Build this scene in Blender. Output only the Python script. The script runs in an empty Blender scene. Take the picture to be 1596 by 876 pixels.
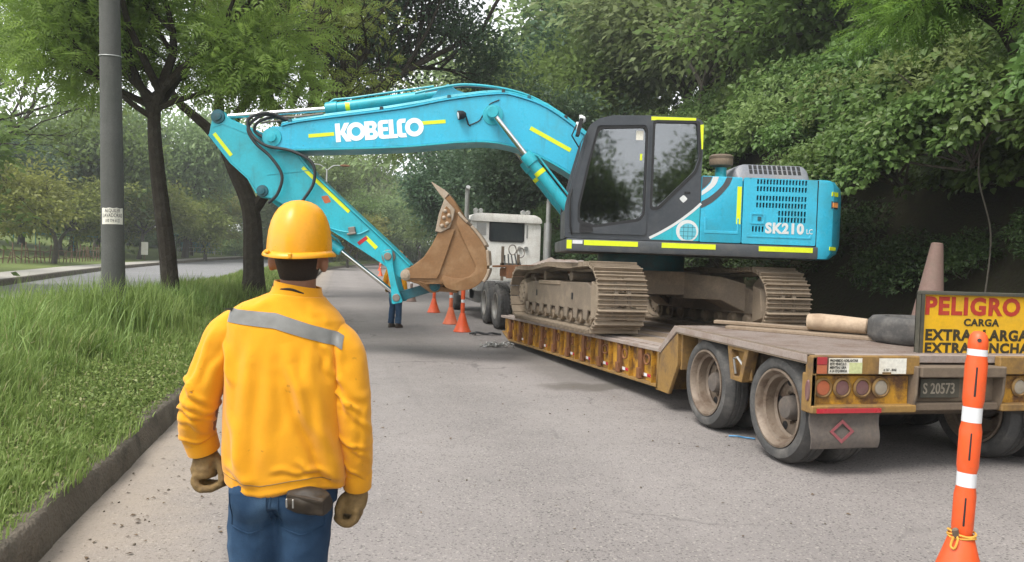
import bpy, bmesh, math, random
import numpy as np
from mathutils import Matrix, Vector, Euler, noise
from mathutils.geometry import tessellate_polygon

# ------------------------------------------------------------------ camera, sky, sun, exposure
sc = bpy.context.scene
COL = sc.collection
cam_d = bpy.data.cameras.new('camera'); cam = bpy.data.objects.new('camera', cam_d); COL.objects.link(cam); sc.camera = cam
cam_d.sensor_width = 36.0; cam_d.lens = 1170.0 / 1596.0 * 36.0; cam_d.clip_end = 2000.0; cam_d.clip_start = 0.05
def _n(v): v = np.array(v, float); return v / np.linalg.norm(v)
_Y = _n(((530 - 798) / 1170.0, (438 - 395) / 1170.0, -1.0)); _Z = _n(np.cross(_n((1, -0.035, 0)), _Y)); _Z = _Z if _Z[1] > 0 else -_Z
_X = np.cross(_Y, _Z)
cam.matrix_world = Matrix.Translation((0, 0, 1.62)) @ Matrix([list(_X), list(_Y), list(_Z)]).to_4x4()   # 13 deg to the right of the road, hand held

SUN_EL, SUN_AZ = math.radians(58), math.radians(238)     # azimuth clockwise from +Y: behind the camera, to the left
world = bpy.data.worlds.new('World'); sc.world = world; world.use_nodes = True
nt = world.node_tree; nt.nodes.clear()
def _nd(t, **k):
    n = nt.nodes.new(t)
    for a, b in k.items(): setattr(n, a, b)
    return n
sky = _nd('ShaderNodeTexSky', sky_type='NISHITA', sun_disc=False, sun_elevation=SUN_EL, sun_rotation=SUN_AZ, air_density=1.0, dust_density=0.6)
hs = _nd('ShaderNodeHueSaturation'); hs.inputs['Saturation'].default_value = 0.10     # overcast: grey-white cloud
cl = _nd('ShaderNodeTexNoise'); cl.inputs['Scale'].default_value = 2.2; cl.inputs['Detail'].default_value = 5
cr = _nd('ShaderNodeMapRange'); cr.inputs['From Min'].default_value = .3; cr.inputs['From Max'].default_value = .7; cr.inputs['To Min'].default_value = .86; cr.inputs['To Max'].default_value = 1.1
mx = _nd('ShaderNodeVectorMath', operation='SCALE')
bg = _nd('ShaderNodeBackground'); bg.inputs['Strength'].default_value = 0.15
wo = _nd('ShaderNodeOutputWorld'); tc = _nd('ShaderNodeTexCoord')
nt.links.new(tc.outputs['Generated'], cl.inputs['Vector']); nt.links.new(cl.outputs['Fac'], cr.inputs['Value'])
nt.links.new(sky.outputs['Color'], hs.inputs['Color']); nt.links.new(hs.outputs['Color'], mx.inputs[0]); nt.links.new(cr.outputs['Result'], mx.inputs['Scale'])
nt.links.new(mx.outputs['Vector'], bg.inputs['Color']); nt.links.new(bg.outputs['Background'], wo.inputs['Surface'])

sun_d = bpy.data.lights.new('sun', 'SUN'); sun_d.energy = 1.5; sun_d.angle = math.radians(25); sun_d.color = (1.0, .96, .9)
sun = bpy.data.objects.new('sun', sun_d); COL.objects.link(sun)
_sd = Vector((math.sin(SUN_AZ) * math.cos(SUN_EL), math.cos(SUN_AZ) * math.cos(SUN_EL), math.sin(SUN_EL)))
sun.rotation_euler = _sd.to_track_quat('Z', 'Y').to_euler()

sc.view_settings.view_transform = 'Standard'; sc.view_settings.look = 'None'; sc.view_settings.gamma = 1.0
sc.view_settings.use_curve_mapping = False; sc.view_settings.exposure = 1.35
sc.cycles.max_bounces = 8; sc.cycles.transparent_max_bounces = 12; sc.cycles.diffuse_bounces = 5; sc.cycles.transmission_bounces = 6; sc.cycles.volume_bounces = 1; sc.cycles.glossy_bounces = 3

HAZE = 0.0009
# ------------------------------------------------------------------ helpers
rng = np.random.default_rng(7); random.seed(7)
WM = {}
I4 = Matrix.Identity(4)
def T(x, y, z): return Matrix.Translation((x, y, z))
def RZ(d): return Matrix.Rotation(math.radians(d), 4, 'Z')
def RX(d): return Matrix.Rotation(math.radians(d), 4, 'X')
def RY(d): return Matrix.Rotation(math.radians(d), 4, 'Y')

def link(o, parent=None, frame=I4):
    COL.objects.link(o)
    if parent is not None:
        o.parent = parent; o.matrix_local = WM[parent.name].inverted() @ frame
    else:
        o.matrix_world = frame
    WM[o.name] = frame.copy()
    return o
def tag(o, label=None, cat=None, group=None, kind=None):
    if label: o['label'] = label
    if cat: o['category'] = cat
    if group: o['group'] = group
    if kind: o['kind'] = kind
    return o
def thing(name, label, cat, frame=I4, group=None):
    o = bpy.data.objects.new(name, None); o.empty_display_size = .2
    link(o, None, frame); return tag(o, label, cat, group)
def inst(name, me, parent, frame=I4):
    return link(bpy.data.objects.new(name, me), parent, frame)
def copy_thing(src, frame, label=None):
    M = frame @ WM[src.name].inverted()
    r = src.copy(); link(r, None, frame)
    if label: r['label'] = label
    for ch in src.children:
        c = ch.copy(); link(c, r, M @ WM[ch.name])
        for g in ch.children:
            d = g.copy(); link(d, c, M @ WM[g.name])
    return r

class MB:
    def __init__(s): s.v = []; s.f = []
    def add(s, vs, fs):
        k = len(s.v); s.v += [tuple(v) for v in vs]; s.f += [tuple(i + k for i in f) for f in fs]; return s
    def box(s, c, size, rot=None):
        x, y, z = (q / 2 for q in size)
        vs = [Vector(p) for p in ((-x, -y, -z), (x, -y, -z), (x, y, -z), (-x, y, -z), (-x, -y, z), (x, -y, z), (x, y, z), (-x, y, z))]
        if rot is not None:
            m = rot if isinstance(rot, Matrix) else Euler(tuple(math.radians(a) for a in rot)).to_matrix()
            m = m.to_3x3(); vs = [m @ v for v in vs]
        c = Vector(c)
        return s.add([v + c for v in vs], [(0, 3, 2, 1), (4, 5, 6, 7), (0, 1, 5, 4), (1, 2, 6, 5), (2, 3, 7, 6), (3, 0, 4, 7)])
    def b2(s, x0, x1, y0, y1, z0, z1): return s.box(((x0 + x1) / 2, (y0 + y1) / 2, (z0 + z1) / 2), (abs(x1 - x0), abs(y1 - y0), abs(z1 - z0)))
    def beam(s, p, q, w, h, up=(0, 0, 1)):
        p, q = Vector(p), Vector(q); d = (q - p); L = d.length; d.normalize()
        sx = d.cross(Vector(up))
        if sx.length < 1e-4: sx = d.cross(Vector((1, 0, 0)))
        sx.normalize(); uz = sx.cross(d)
        m = Matrix((sx, d, uz)).transposed()
        return s.box((p + q) / 2, (w, L, h), m)
    def prism(s, poly, a, b, axis='y', holes=()):
        def P(u, w, t): return (u, t, w) if axis == 'y' else ((t, u, w) if axis == 'x' else (u, w, t))
        loops = [list(poly)] + [list(h) for h in holes]
        flat = [p for l in loops for p in l]; n = len(flat)
        vs = [P(u, w, a) for u, w in flat] + [P(u, w, b) for u, w in flat]
        fs = []
        if holes:
            tri = tessellate_polygon([[Vector((u, w, 0)) for u, w in l] for l in loops])
            for t in tri: fs.append(tuple(t)); fs.append(tuple(i + n for i in reversed(t)))
        else:
            fs += [tuple(range(n)), tuple(range(2 * n - 1, n - 1, -1))]
        k = 0
        for l in loops:
            m = len(l)
            for i in range(m):
                j = (i + 1) % m; fs.append((k + i, k + j, k + j + n, k + i + n))
            k += m
        return s.add(vs, fs)
    def tube(s, path, r, n=10, caps=True, closed=False):
        path = [Vector(p) for p in path]; m = len(path)
        rr = r if isinstance(r, (list, tuple)) else [r] * m
        vs, fs = [], []; ref = None
        for i, p in enumerate(path):
            if closed: d = path[(i + 1) % m] - path[i - 1]
            else: d = path[min(i + 1, m - 1)] - path[max(i - 1, 0)]
            d.normalize()
            if ref is None:
                ref = Vector((0, 0, 1)) if abs(d.z) < .9 else Vector((1, 0, 0))
            u = d.cross(ref)
            if u.length < 1e-5: u = d.cross(Vector((0, 1, 0)))
            u.normalize(); w = u.cross(d); ref = w
            for k in range(n):
                a = 2 * math.pi * k / n; vs.append(p + (u * math.cos(a) + w * math.sin(a)) * rr[i])
        seg = m if closed else m - 1
        for i in range(seg):
            for k in range(n):
                a, b = i * n + k, i * n + (k + 1) % n; c, d = ((i + 1) % m) * n + (k + 1) % n, ((i + 1) % m) * n + k
                fs.append((a, b, c, d))
        if caps and not closed: fs += [tuple(range(n - 1, -1, -1)), tuple(range((m - 1) * n, m * n))]
        return s.add(vs, fs)
    def cyl(s, p, q, r, n=20, r2=None): return s.tube([p, q], [r, r if r2 is None else r2], n)
    def lathe(s, prof, o=(0, 0, 0), axis=(0, 0, 1), n=28, closed=False, caps=True):
        o = Vector(o); ax = Vector(axis).normalized()
        u = ax.cross(Vector((0, 0, 1)) if abs(ax.z) < .9 else Vector((1, 0, 0))).normalized(); w = ax.cross(u)
        vs, fs = [], []; m = len(prof)
        for r, hh in prof:
            for k in range(n):
                a = 2 * math.pi * k / n; vs.append(o + ax * hh + (u * math.cos(a) + w * math.sin(a)) * r)
        for i in range(m if closed else m - 1):
            for k in range(n):
                a, b = i * n + k, i * n + (k + 1) % n; j = (i + 1) % m; fs.append((a, b, j * n + (k + 1) % n, j * n + k))
        if caps and not closed: fs += [tuple(range(n - 1, -1, -1)), tuple(range((m - 1) * n, m * n))]
        return s.add(vs, fs)
    def loft(s, rings, caps=True):
        n = len(rings[0]); vs = [p for r in rings for p in r]; fs = []
        for i in range(len(rings) - 1):
            for k in range(n): fs.append((i * n + k, i * n + (k + 1) % n, (i + 1) * n + (k + 1) % n, (i + 1) * n + k))
        if caps: fs += [tuple(range(n - 1, -1, -1)), tuple(range((len(rings) - 1) * n, len(rings) * n))]
        return s.add(vs, fs)
    def ball(s, c, r, n=12, sc_=(1, 1, 1)):
        c = Vector(c); m = n // 2; vs, fs = [], []
        for i in range(1, m):
            t = math.pi * i / m
            for k in range(n):
                a = 2 * math.pi * k / n
                vs.append(c + Vector((math.sin(t) * math.cos(a) * sc_[0], math.sin(t) * math.sin(a) * sc_[1], math.cos(t) * sc_[2])) * r)
        k0 = len(vs); vs += [c + Vector((0, 0, r * sc_[2])), c - Vector((0, 0, r * sc_[2]))]
        for i in range(m - 2):
            for k in range(n): fs.append((i * n + k, (i + 1) * n + k, (i + 1) * n + (k + 1) % n, i * n + (k + 1) % n))
        for k in range(n): fs.append((k0, k, (k + 1) % n)); fs.append((k0 + 1, (m - 2) * n + (k + 1) % n, (m - 2) * n + k))
        return s.add(vs, fs)
    def mesh(s, name, mat, bev=0, seg=1, smooth=True, ang=35, tri=False):
        bm = bmesh.new(); bv = [bm.verts.new(v) for v in s.v]
        for f in s.f:
            try: bm.faces.new([bv[i] for i in f])
            except ValueError: pass
        if bev:
            bmesh.ops.remove_doubles(bm, verts=bm.verts, dist=1e-5)
        bmesh.ops.recalc_face_normals(bm, faces=bm.faces)
        if bev:
            ed = [e for e in bm.edges if len(e.link_faces) == 2 and e.calc_face_angle(0) > math.radians(28)]
            bmesh.ops.bevel(bm, geom=ed, offset=bev, segments=seg, profile=.6, affect='EDGES', clamp_overlap=True)
        me = bpy.data.meshes.new(name); bm.to_mesh(me); bm.free()
        if smooth:
            me.polygons.foreach_set('use_smooth', [True] * len(me.polygons)); me.set_sharp_from_angle(angle=math.radians(ang))
        if mat is not None: me.materials.append(mat)
        return me
    def build(s, name, mat, parent=None, frame=I4, **k): return inst(name, s.mesh(name, mat, **k), parent, frame)

def smooth_curve(pts, n=8, closed=False):
    P = [Vector(p) for p in pts]; m = len(P); out = []
    rng_ = range(m) if closed else range(m - 1)
    for i in rng_:
        p0 = P[i - 1] if (i > 0 or closed) else P[0]; p1 = P[i]; p2 = P[(i + 1) % m]
        p3 = P[(i + 2) % m] if (closed or i + 2 < m) else P[m - 1]
        for k in range(n):
            t = k / n; out.append(.5 * ((2 * p1) + (-p0 + p2) * t + (2 * p0 - 5 * p1 + 4 * p2 - p3) * t * t + (-p0 + 3 * p1 - 3 * p2 + p3) * t ** 3))
    if not closed: out.append(P[-1])
    return out
def rpoly(poly, r, n=3):
    """round the corners of a 2-D polygon"""
    P = [Vector(p) for p in poly]; m = len(P); out = []
    for i in range(m):
        a, b, c = P[i - 1], P[i], P[(i + 1) % m]
        d1 = (a - b); d2 = (c - b); q = min(r, d1.length * .45, d2.length * .45)
        s_ = b + d1.normalized() * q; e_ = b + d2.normalized() * q
        for k in range(n + 1):
            t = k / n; out.append(tuple((1 - t) ** 2 * s_ + 2 * t * (1 - t) * b + t * t * e_))
    return out

# ------------------------------------------------------------------ materials
class NT:
    def __init__(s, name):
        s.m = bpy.data.materials.new(name); s.m.use_nodes = True; s.t = s.m.node_tree; s.t.nodes.clear()
        s.out = s.n('ShaderNodeOutputMaterial')
    def n(s, t, **k):
        q = s.t.nodes.new(t)
        for a, b in k.items(): setattr(q, a, b)
        return q
    def l(s, a, b): s.t.links.new(a, b)
    def coord(s, kind='Object', scale=(1, 1, 1)):
        c = s.n('ShaderNodeTexCoord'); mp = s.n('ShaderNodeMapping'); mp.inputs['Scale'].default_value = scale
        s.l(c.outputs[kind], mp.inputs['Vector']); return mp.outputs['Vector']
    def noise(s, vec, scale, detail=4, rough=.55):
        q = s.n('ShaderNodeTexNoise'); q.inputs['Scale'].default_value = scale; q.inputs['Detail'].default_value = detail; q.inputs['Roughness'].default_value = rough
        s.l(vec, q.inputs['Vector']); return q.outputs['Fac']
    def ramp(s, fac, a, b, lo=0., hi=1.):
        q = s.n('ShaderNodeMapRange'); q.inputs['From Min'].default_value = a; q.inputs['From Max'].default_value = b
        q.inputs['To Min'].default_value = lo; q.inputs['To Max'].default_value = hi; s.l(fac, q.inputs['Value']); return q.outputs['Result']
    def mix(s, fac, a, b, mode='MIX'):
        q = s.n('ShaderNodeMix', data_type='RGBA', blend_type=mode)
        for val, i in ((fac, 0), (a, 6), (b, 7)):
            if hasattr(val, 'links'): s.l(val, q.inputs[i])
            elif i == 0: q.inputs[0].default_value = val
            else: q.inputs[i].default_value = (*val, 1)
        return q.outputs[2]
    def math(s, op, a, b):
        q = s.n('ShaderNodeMath', operation=op)
        for val, i in ((a, 0), (b, 1)):
            if hasattr(val, 'links'): s.l(val, q.inputs[i])
            else: q.inputs[i].default_value = val
        return q.outputs[0]
    def bump(s, h, strength=.3, dist=.01):
        q = s.n('ShaderNodeBump'); q.inputs['Strength'].default_value = strength; q.inputs['Distance'].default_value = dist
        s.l(h, q.inputs['Height']); return q.outputs['Normal']
    def pbr(s, col, rough=.5, metal=0., normal=None, spec=.5):
        p = s.n('ShaderNodeBsdfPrincipled')
        for val, k in ((col, 'Base Color'), (rough, 'Roughness'), (metal, 'Metallic')):
            if hasattr(val, 'links'): s.l(val, p.inputs[k])
            elif k == 'Base Color': p.inputs[k].default_value = (*val, 1)
            else: p.inputs[k].default_value = val
        p.inputs['Specular IOR Level'].default_value = spec
        if normal is not None: s.l(normal, p.inputs['Normal'])
        s.l(p.outputs['BSDF'], s.out.inputs['Surface']); return p

def M(name, col, rough=.5, metal=0., dirt=None, amt=.35, scale=3., fine=40., bump=.15, bdist=.004, var=.12, spec=.5, streak=False, lo=.48, hi=.72, spots=None):
    """weathered surface: two-scale tone variation, dirt patches, fine bump"""
    q = NT(name); v = q.coord('Object')
    big = q.noise(v, scale, 5, .6); small = q.noise(v, fine, 3)
    c = q.mix(q.ramp(small, .3, .7), tuple(x * (1 - var) for x in col), tuple(min(1, x * (1 + var)) for x in col))
    if dirt is not None:
        vv = q.coord('Object', (1, 1, .15)) if streak else v
        d = q.noise(vv, scale * (3 if streak else 1.3), 7, .68)
        f = q.math('MULTIPLY', q.ramp(d, lo, hi), amt)
        f2 = q.math('ADD', f, q.math('MULTIPLY', q.ramp(big, .35, .75), amt * .35))
        c = q.mix(f2, c, dirt)
    if spots is not None:
        sp = q.math('MULTIPLY', q.ramp(q.noise(v, 26, 4, .6), .655, .71), q.ramp(q.noise(v, 1.7, 3), .44, .60)); c = q.mix(q.math('MULTIPLY', sp, .8), c, spots)
        st = q.noise(q.coord('Object', (1, 1, .12)), 11, 5, .6); c = q.mix(q.math('MULTIPLY', q.ramp(st, .56, .74), .30), c, spots)
    rv = q.ramp(big, .3, .7, max(0, rough - .1), min(1, rough + .12))
    q.pbr(c, rv, metal, q.bump(small, bump, bdist), spec)
    return q.m

DUST = (.30, .24, .17)
m_teal = M('teal paint', (.036, .43, .62), .32, dirt=(.06, .25, .29), amt=.46, scale=1.9, var=.06, bump=.03, spots=(.05, .12, .13))
m_teal2 = M('teal arm paint', (.024, .41, .50), .36, dirt=(.04, .20, .21), amt=.50, scale=2.4, var=.06, bump=.04, spots=(.03, .075, .08))
m_tealdk = M('teal frame paint', (.006, .10, .13), .4, dirt=(.05, .05, .045), amt=.6, scale=4)
m_strip = M('lime reflective strip', (.68, .78, .012), .4, dirt=(.35, .40, .05), amt=.25, scale=8, var=.04)
m_white = M('white lettering', (.86, .87, .86), .45, var=.03, dirt=(.6, .6, .58), amt=.2)
m_greytxt = M('silver lettering', (.62, .63, .62), .45, var=.03)
m_chrome = M('chrome rod', (.72, .72, .72), .16, 1.0, var=.03, bump=.0)
m_cab = M('charcoal cab paint', (.040, .046, .055), .38, dirt=(.10, .10, .10), amt=.35, scale=2.5, var=.08, bump=.03)
m_skirt = M('grey skirt paint', (.055, .062, .070), .42, dirt=(.16, .15, .13), amt=.4, scale=3)
m_black = M('black rubber', (.013, .013, .014), .6, var=.2)
m_hose = M('hydraulic hose', (.02, .022, .024), .5, var=.2, dirt=(.1, .09, .08), amt=.3)
m_hood = M('grey hood paint', (.20, .21, .24), .45, dirt=(.3, .27, .22), amt=.4)
m_steel = M('dirty steel', (.22, .20, .18), .5, .6, dirt=DUST, amt=.6)
m_track = M('dusty track steel', (.235, .185, .132), .75, .15, dirt=(.33, .26, .19), amt=.8, scale=5, fine=60, bump=.4, bdist=.006)
m_trackdk = M('dusty track frame', (.17, .135, .10), .8, .05, dirt=(.29, .23, .165), amt=.7, scale=4, bump=.3)
m_bucket = M('earth stained bucket', (.20, .098, .034), .6, .0, dirt=(.29, .175, .085), amt=.75, scale=3, fine=30, bump=.2)
m_wear = M('worn bucket steel', (.36, .29, .22), .6, .2, dirt=(.24, .16, .09), amt=.6, scale=6, bump=.3)
m_tyre = M('dusty tyre rubber', (.062, .061, .060), .85, dirt=(.16, .15, .138), amt=.75, scale=4, fine=50, bump=.3, spec=.25)
m_rim = M('muddy wheel rim', (.21, .165, .125), .62, .2, dirt=(.085, .05, .03), amt=.95, scale=5, bump=.2)
m_tyel = M('chipped yellow paint', (.50, .255, .018), .55, dirt=(.10, .045, .018), amt=.95, scale=4.5, fine=50, bump=.25, streak=False, lo=.42, hi=.62, spots=(.09, .04, .02))
m_tyeld = M('grimy yellow paint', (.27, .155, .040), .65, dirt=(.10, .062, .038), amt=1.0, scale=3, fine=40, bump=.25, spots=(.06, .03, .018))
m_rust = M('rusty steel', (.16, .065, .025), .8, .1, dirt=(.34, .14, .05), amt=.7, scale=5, bump=.4)
m_deck = M('dusty deck steel', (.31, .26, .23), .8, .1, dirt=(.20, .135, .10), amt=.8, scale=3, fine=70, bump=.35)
m_brown = M('brown grimy frame', (.14, .105, .075), .75, .1, dirt=(.24, .18, .12), amt=.7, scale=4, bump=.3)
m_wood = M('weathered timber', (.24, .18, .125), .85, dirt=(.17, .12, .08), amt=.8, scale=2.5, fine=45, bump=.6, streak=False)
m_log = M('bare log', (.42, .32, .225), .85, dirt=(.25, .17, .11), amt=.7, scale=3, fine=35, bump=.6)
m_red = M('red lens', (.45, .02, .035), .3, var=.1, dirt=(.22, .07, .06), amt=.4)
m_amber = M('amber lens', (.44, .12, .05), .35, var=.08, dirt=(.3, .12, .07), amt=.3)
m_dulred = M('dusty red lens', (.15, .065, .065), .5, var=.1, dirt=(.2, .14, .11), amt=.5)
m_clear = M('dusty clear lens', (.32, .28, .22), .4, var=.1, dirt=(.22, .17, .12), amt=.4)
m_sign = M('yellow sign board', (.74, .42, .012), .5, dirt=(.42, .25, .03), amt=.5, scale=3.5, var=.05)
m_signred = M('faded red lettering', (.42, .035, .022), .55, var=.12, dirt=(.35, .12, .03), amt=.3, scale=6)
m_signblk = M('faded black lettering', (.030, .024, .012), .6, var=.15, dirt=(.12, .08, .02), amt=.4, scale=8)
m_frame = M('dark sign frame', (.050, .050, .038), .6, dirt=(.12, .10, .07), amt=.6)
m_flap = M('dusty mud flap', (.10, .085, .075), .9, dirt=(.17, .135, .105), amt=.7, scale=5)
m_flapred = M('faded red diamond', (.28, .07, .08), .8, dirt=(.2, .13, .11), amt=.6, scale=9)
m_paper = M('white sticker', (.70, .68, .60), .6, dirt=(.5, .42, .28), amt=.4)
m_paperg = M('greenish sticker', (.52, .55, .28), .6, dirt=(.4, .36, .2), amt=.3)
m_ink = M('black print', (.02, .02, .02), .7)
m_truck = M('dusty white truck paint', (.78, .76, .71), .4, dirt=(.38, .32, .24), amt=.4, scale=2, spots=(.3, .25, .18))
m_drim = M('dull grey rim', (.20, .195, .185), .6, .3, dirt=(.28, .24, .18), amt=.5)
m_galv = M('dull aluminium', (.42, .42, .41), .4, .7, dirt=(.3, .26, .2), amt=.4)
m_orange = M('orange plastic', (.74, .088, .012), .45, dirt=(.42, .11, .045), amt=.5, scale=6, var=.05, bump=.06, spots=(.25, .10, .06))
m_orangef = M('faded orange cone', (.66, .13, .045), .55, dirt=(.5, .2, .1), amt=.4, scale=5)
m_refl = M('white reflective band', (.66, .67, .68), .35, var=.03, dirt=(.6, .58, .55), amt=.25)
m_cone = M('dirty faded cone', (.16, .098, .080), .75, dirt=(.14, .10, .075), amt=.8, scale=6, bump=.2)
m_helm = M('yellow helmet plastic', (.80, .345, .004), .36, var=.04, fine=90, bump=.04, dirt=(.50, .24, .03), amt=.35, scale=9)
m_skin = M('skin', (.25, .12, .07), .55, var=.08, fine=80, bump=.08)
m_hair = M('short dark hair', (.016, .011, .008), .8, var=.4, fine=260, bump=.8, bdist=.003)
m_stripe = M('grey reflective tape', (.175, .175, .165), .5, .1, var=.08, dirt=(.12, .115, .10), amt=.5, scale=9)
m_leather = M('worn work glove leather', (.21, .135, .050), .8, dirt=(.075, .046, .022), amt=.75, scale=14, fine=90, bump=.5, bdist=.004)
m_pouch = M('brown belt pouch', (.024, .016, .009), .65, dirt=(.05, .036, .02), amt=.5, scale=12, bump=.3)
m_boot = M('worn brown boot', (.05, .035, .025), .7)
m_conc = M('weathered concrete pole', (.085, .085, .078), .9, dirt=(.055, .06, .05), amt=.75, scale=2.2, fine=55, bump=.5, streak=True)
m_kerb = M('mossy kerb concrete', (.135, .112, .084), .95, dirt=(.050, .044, .030), amt=1.0, scale=3.2, fine=45, bump=.9, bdist=.02)
m_pave = M('pale pavement', (.36, .34, .30), .9, dirt=(.22, .21, .17), amt=.5, scale=.7, fine=8, bump=.2)
m_tealrail = M('teal painted rail', (.05, .28, .30), .6, dirt=(.2, .25, .24), amt=.4)
m_bamboo = M('brown bamboo', (.16, .10, .06), .8, dirt=(.08, .05, .03), amt=.5)
m_silver = M('galvanised rail', (.40, .41, .40), .5, .4)
m_orangel = M('orange lamp lens', (.9, .35, .1), .3)
m_globe = M('globe decal blue', (.12, .45, .55), .4, var=.05)

def glass_mat():
    q = NT('tinted glass'); tr = q.n('ShaderNodeBsdfTransparent'); tr.inputs['Color'].default_value = (.22, .26, .27, 1)
    gl = q.n('ShaderNodeBsdfGlossy'); gl.inputs['Roughness'].default_value = .03; gl.inputs['Color'].default_value = (.95, .97, 1, 1)
    fr = q.n('ShaderNodeFresnel'); fr.inputs['IOR'].default_value = 1.6
    ms = q.n('ShaderNodeMixShader'); q.l(q.math('ADD', fr.outputs[0], .12), ms.inputs[0]); q.l(tr.outputs[0], ms.inputs[1]); q.l(gl.outputs[0], ms.inputs[2])
    q.l(ms.outputs[0], q.out.inputs['Surface']); return q.m
m_glass = glass_mat()
m_darkglass = M('dark truck glass', (.035, .042, .045), .15, var=.05, bump=0, dirt=(.1, .1, .09), amt=.3)

def leaf_mat(name, c1, c2, rough=.5, trans=.45, c3=None):
    q = NT(name); at = q.n('ShaderNodeAttribute'); at.attribute_name = 'tone'
    oi = q.n('ShaderNodeObjectInfo')
    c = q.mix(at.outputs['Fac'], c1, c2)
    if c3 is not None: c = q.mix(q.ramp(at.outputs['Fac'], .90, .96), c, c3)
    hv = q.n('ShaderNodeHueSaturation'); q.l(c, hv.inputs['Color']); q.l(q.ramp(oi.outputs['Random'], 0, 1, .485, .515), hv.inputs['Hue']); q.l(q.ramp(oi.outputs['Random'], 0, 1, .82, 1.18), hv.inputs['Value'])
    p = q.n('ShaderNodeBsdfPrincipled'); q.l(hv.outputs[0], p.inputs['Base Color']); p.inputs['Roughness'].default_value = rough; p.inputs['Specular IOR Level'].default_value = .35
    t = q.n('ShaderNodeBsdfTranslucent'); q.l(hv.outputs[0], t.inputs['Color'])
    ms = q.n('ShaderNodeMixShader'); ms.inputs[0].default_value = trans
    q.l(p.outputs[0], ms.inputs[1]); q.l(t.outputs[0], ms.inputs[2]); q.l(ms.outputs[0], q.out.inputs['Surface']); return q.m

def text_mesh(s, size, mat, bold=.0, ext=.002, xs=1.0, align='LEFT', space=1.0):
    cu = bpy.data.curves.new('t', 'FONT'); cu.body = s; cu.size = size; cu.offset = bold * size; cu.extrude = ext; cu.align_x = align; cu.space_character = space; cu.resolution_u = 3
    o = bpy.data.objects.new('t', cu); me = bpy.data.meshes.new_from_object(o)
    me.transform(Matrix.Diagonal((xs, 1, 1, 1))); bpy.data.objects.remove(o); me.materials.clear(); me.materials.append(mat); return me
# ------------------------------------------------------------------ the setting: ground, roads, kerbs, median, bank
def cl_x(y):                                   # the road bends gently to the right far ahead
    return 0 if y < 62 else (y - 62) ** 2 / 210.0
def cl_z(y): return 0 if y < 55 else min(2.2, (y - 55) ** 2 / 6000.0)
def strip(name, ys, f0, f1, mat, nx=2, kind='structure'):
    """sheet between two edges given as functions y -> (x, z)"""
    vs, fs = [], []
    for y in ys:
        a, b = f0(y), f1(y)
        for i in range(nx):
            t = i / (nx - 1); vs.append((a[0] + (b[0] - a[0]) * t, y, a[1] + (b[1] - a[1]) * t))
    for j in range(len(ys) - 1):
        for i in range(nx - 1): k = j * nx + i; fs.append((k, k + 1, k + nx + 1, k + nx))
    mb = MB(); mb.add(vs, fs); o = mb.build(name, mat); tag(o, kind=kind); return o
YS = [-12, 0, 4, 8, 12, 20, 30, 40, 55, 62, 68, 74, 80, 86, 92, 98, 104, 112, 120, 130, 145]

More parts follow.
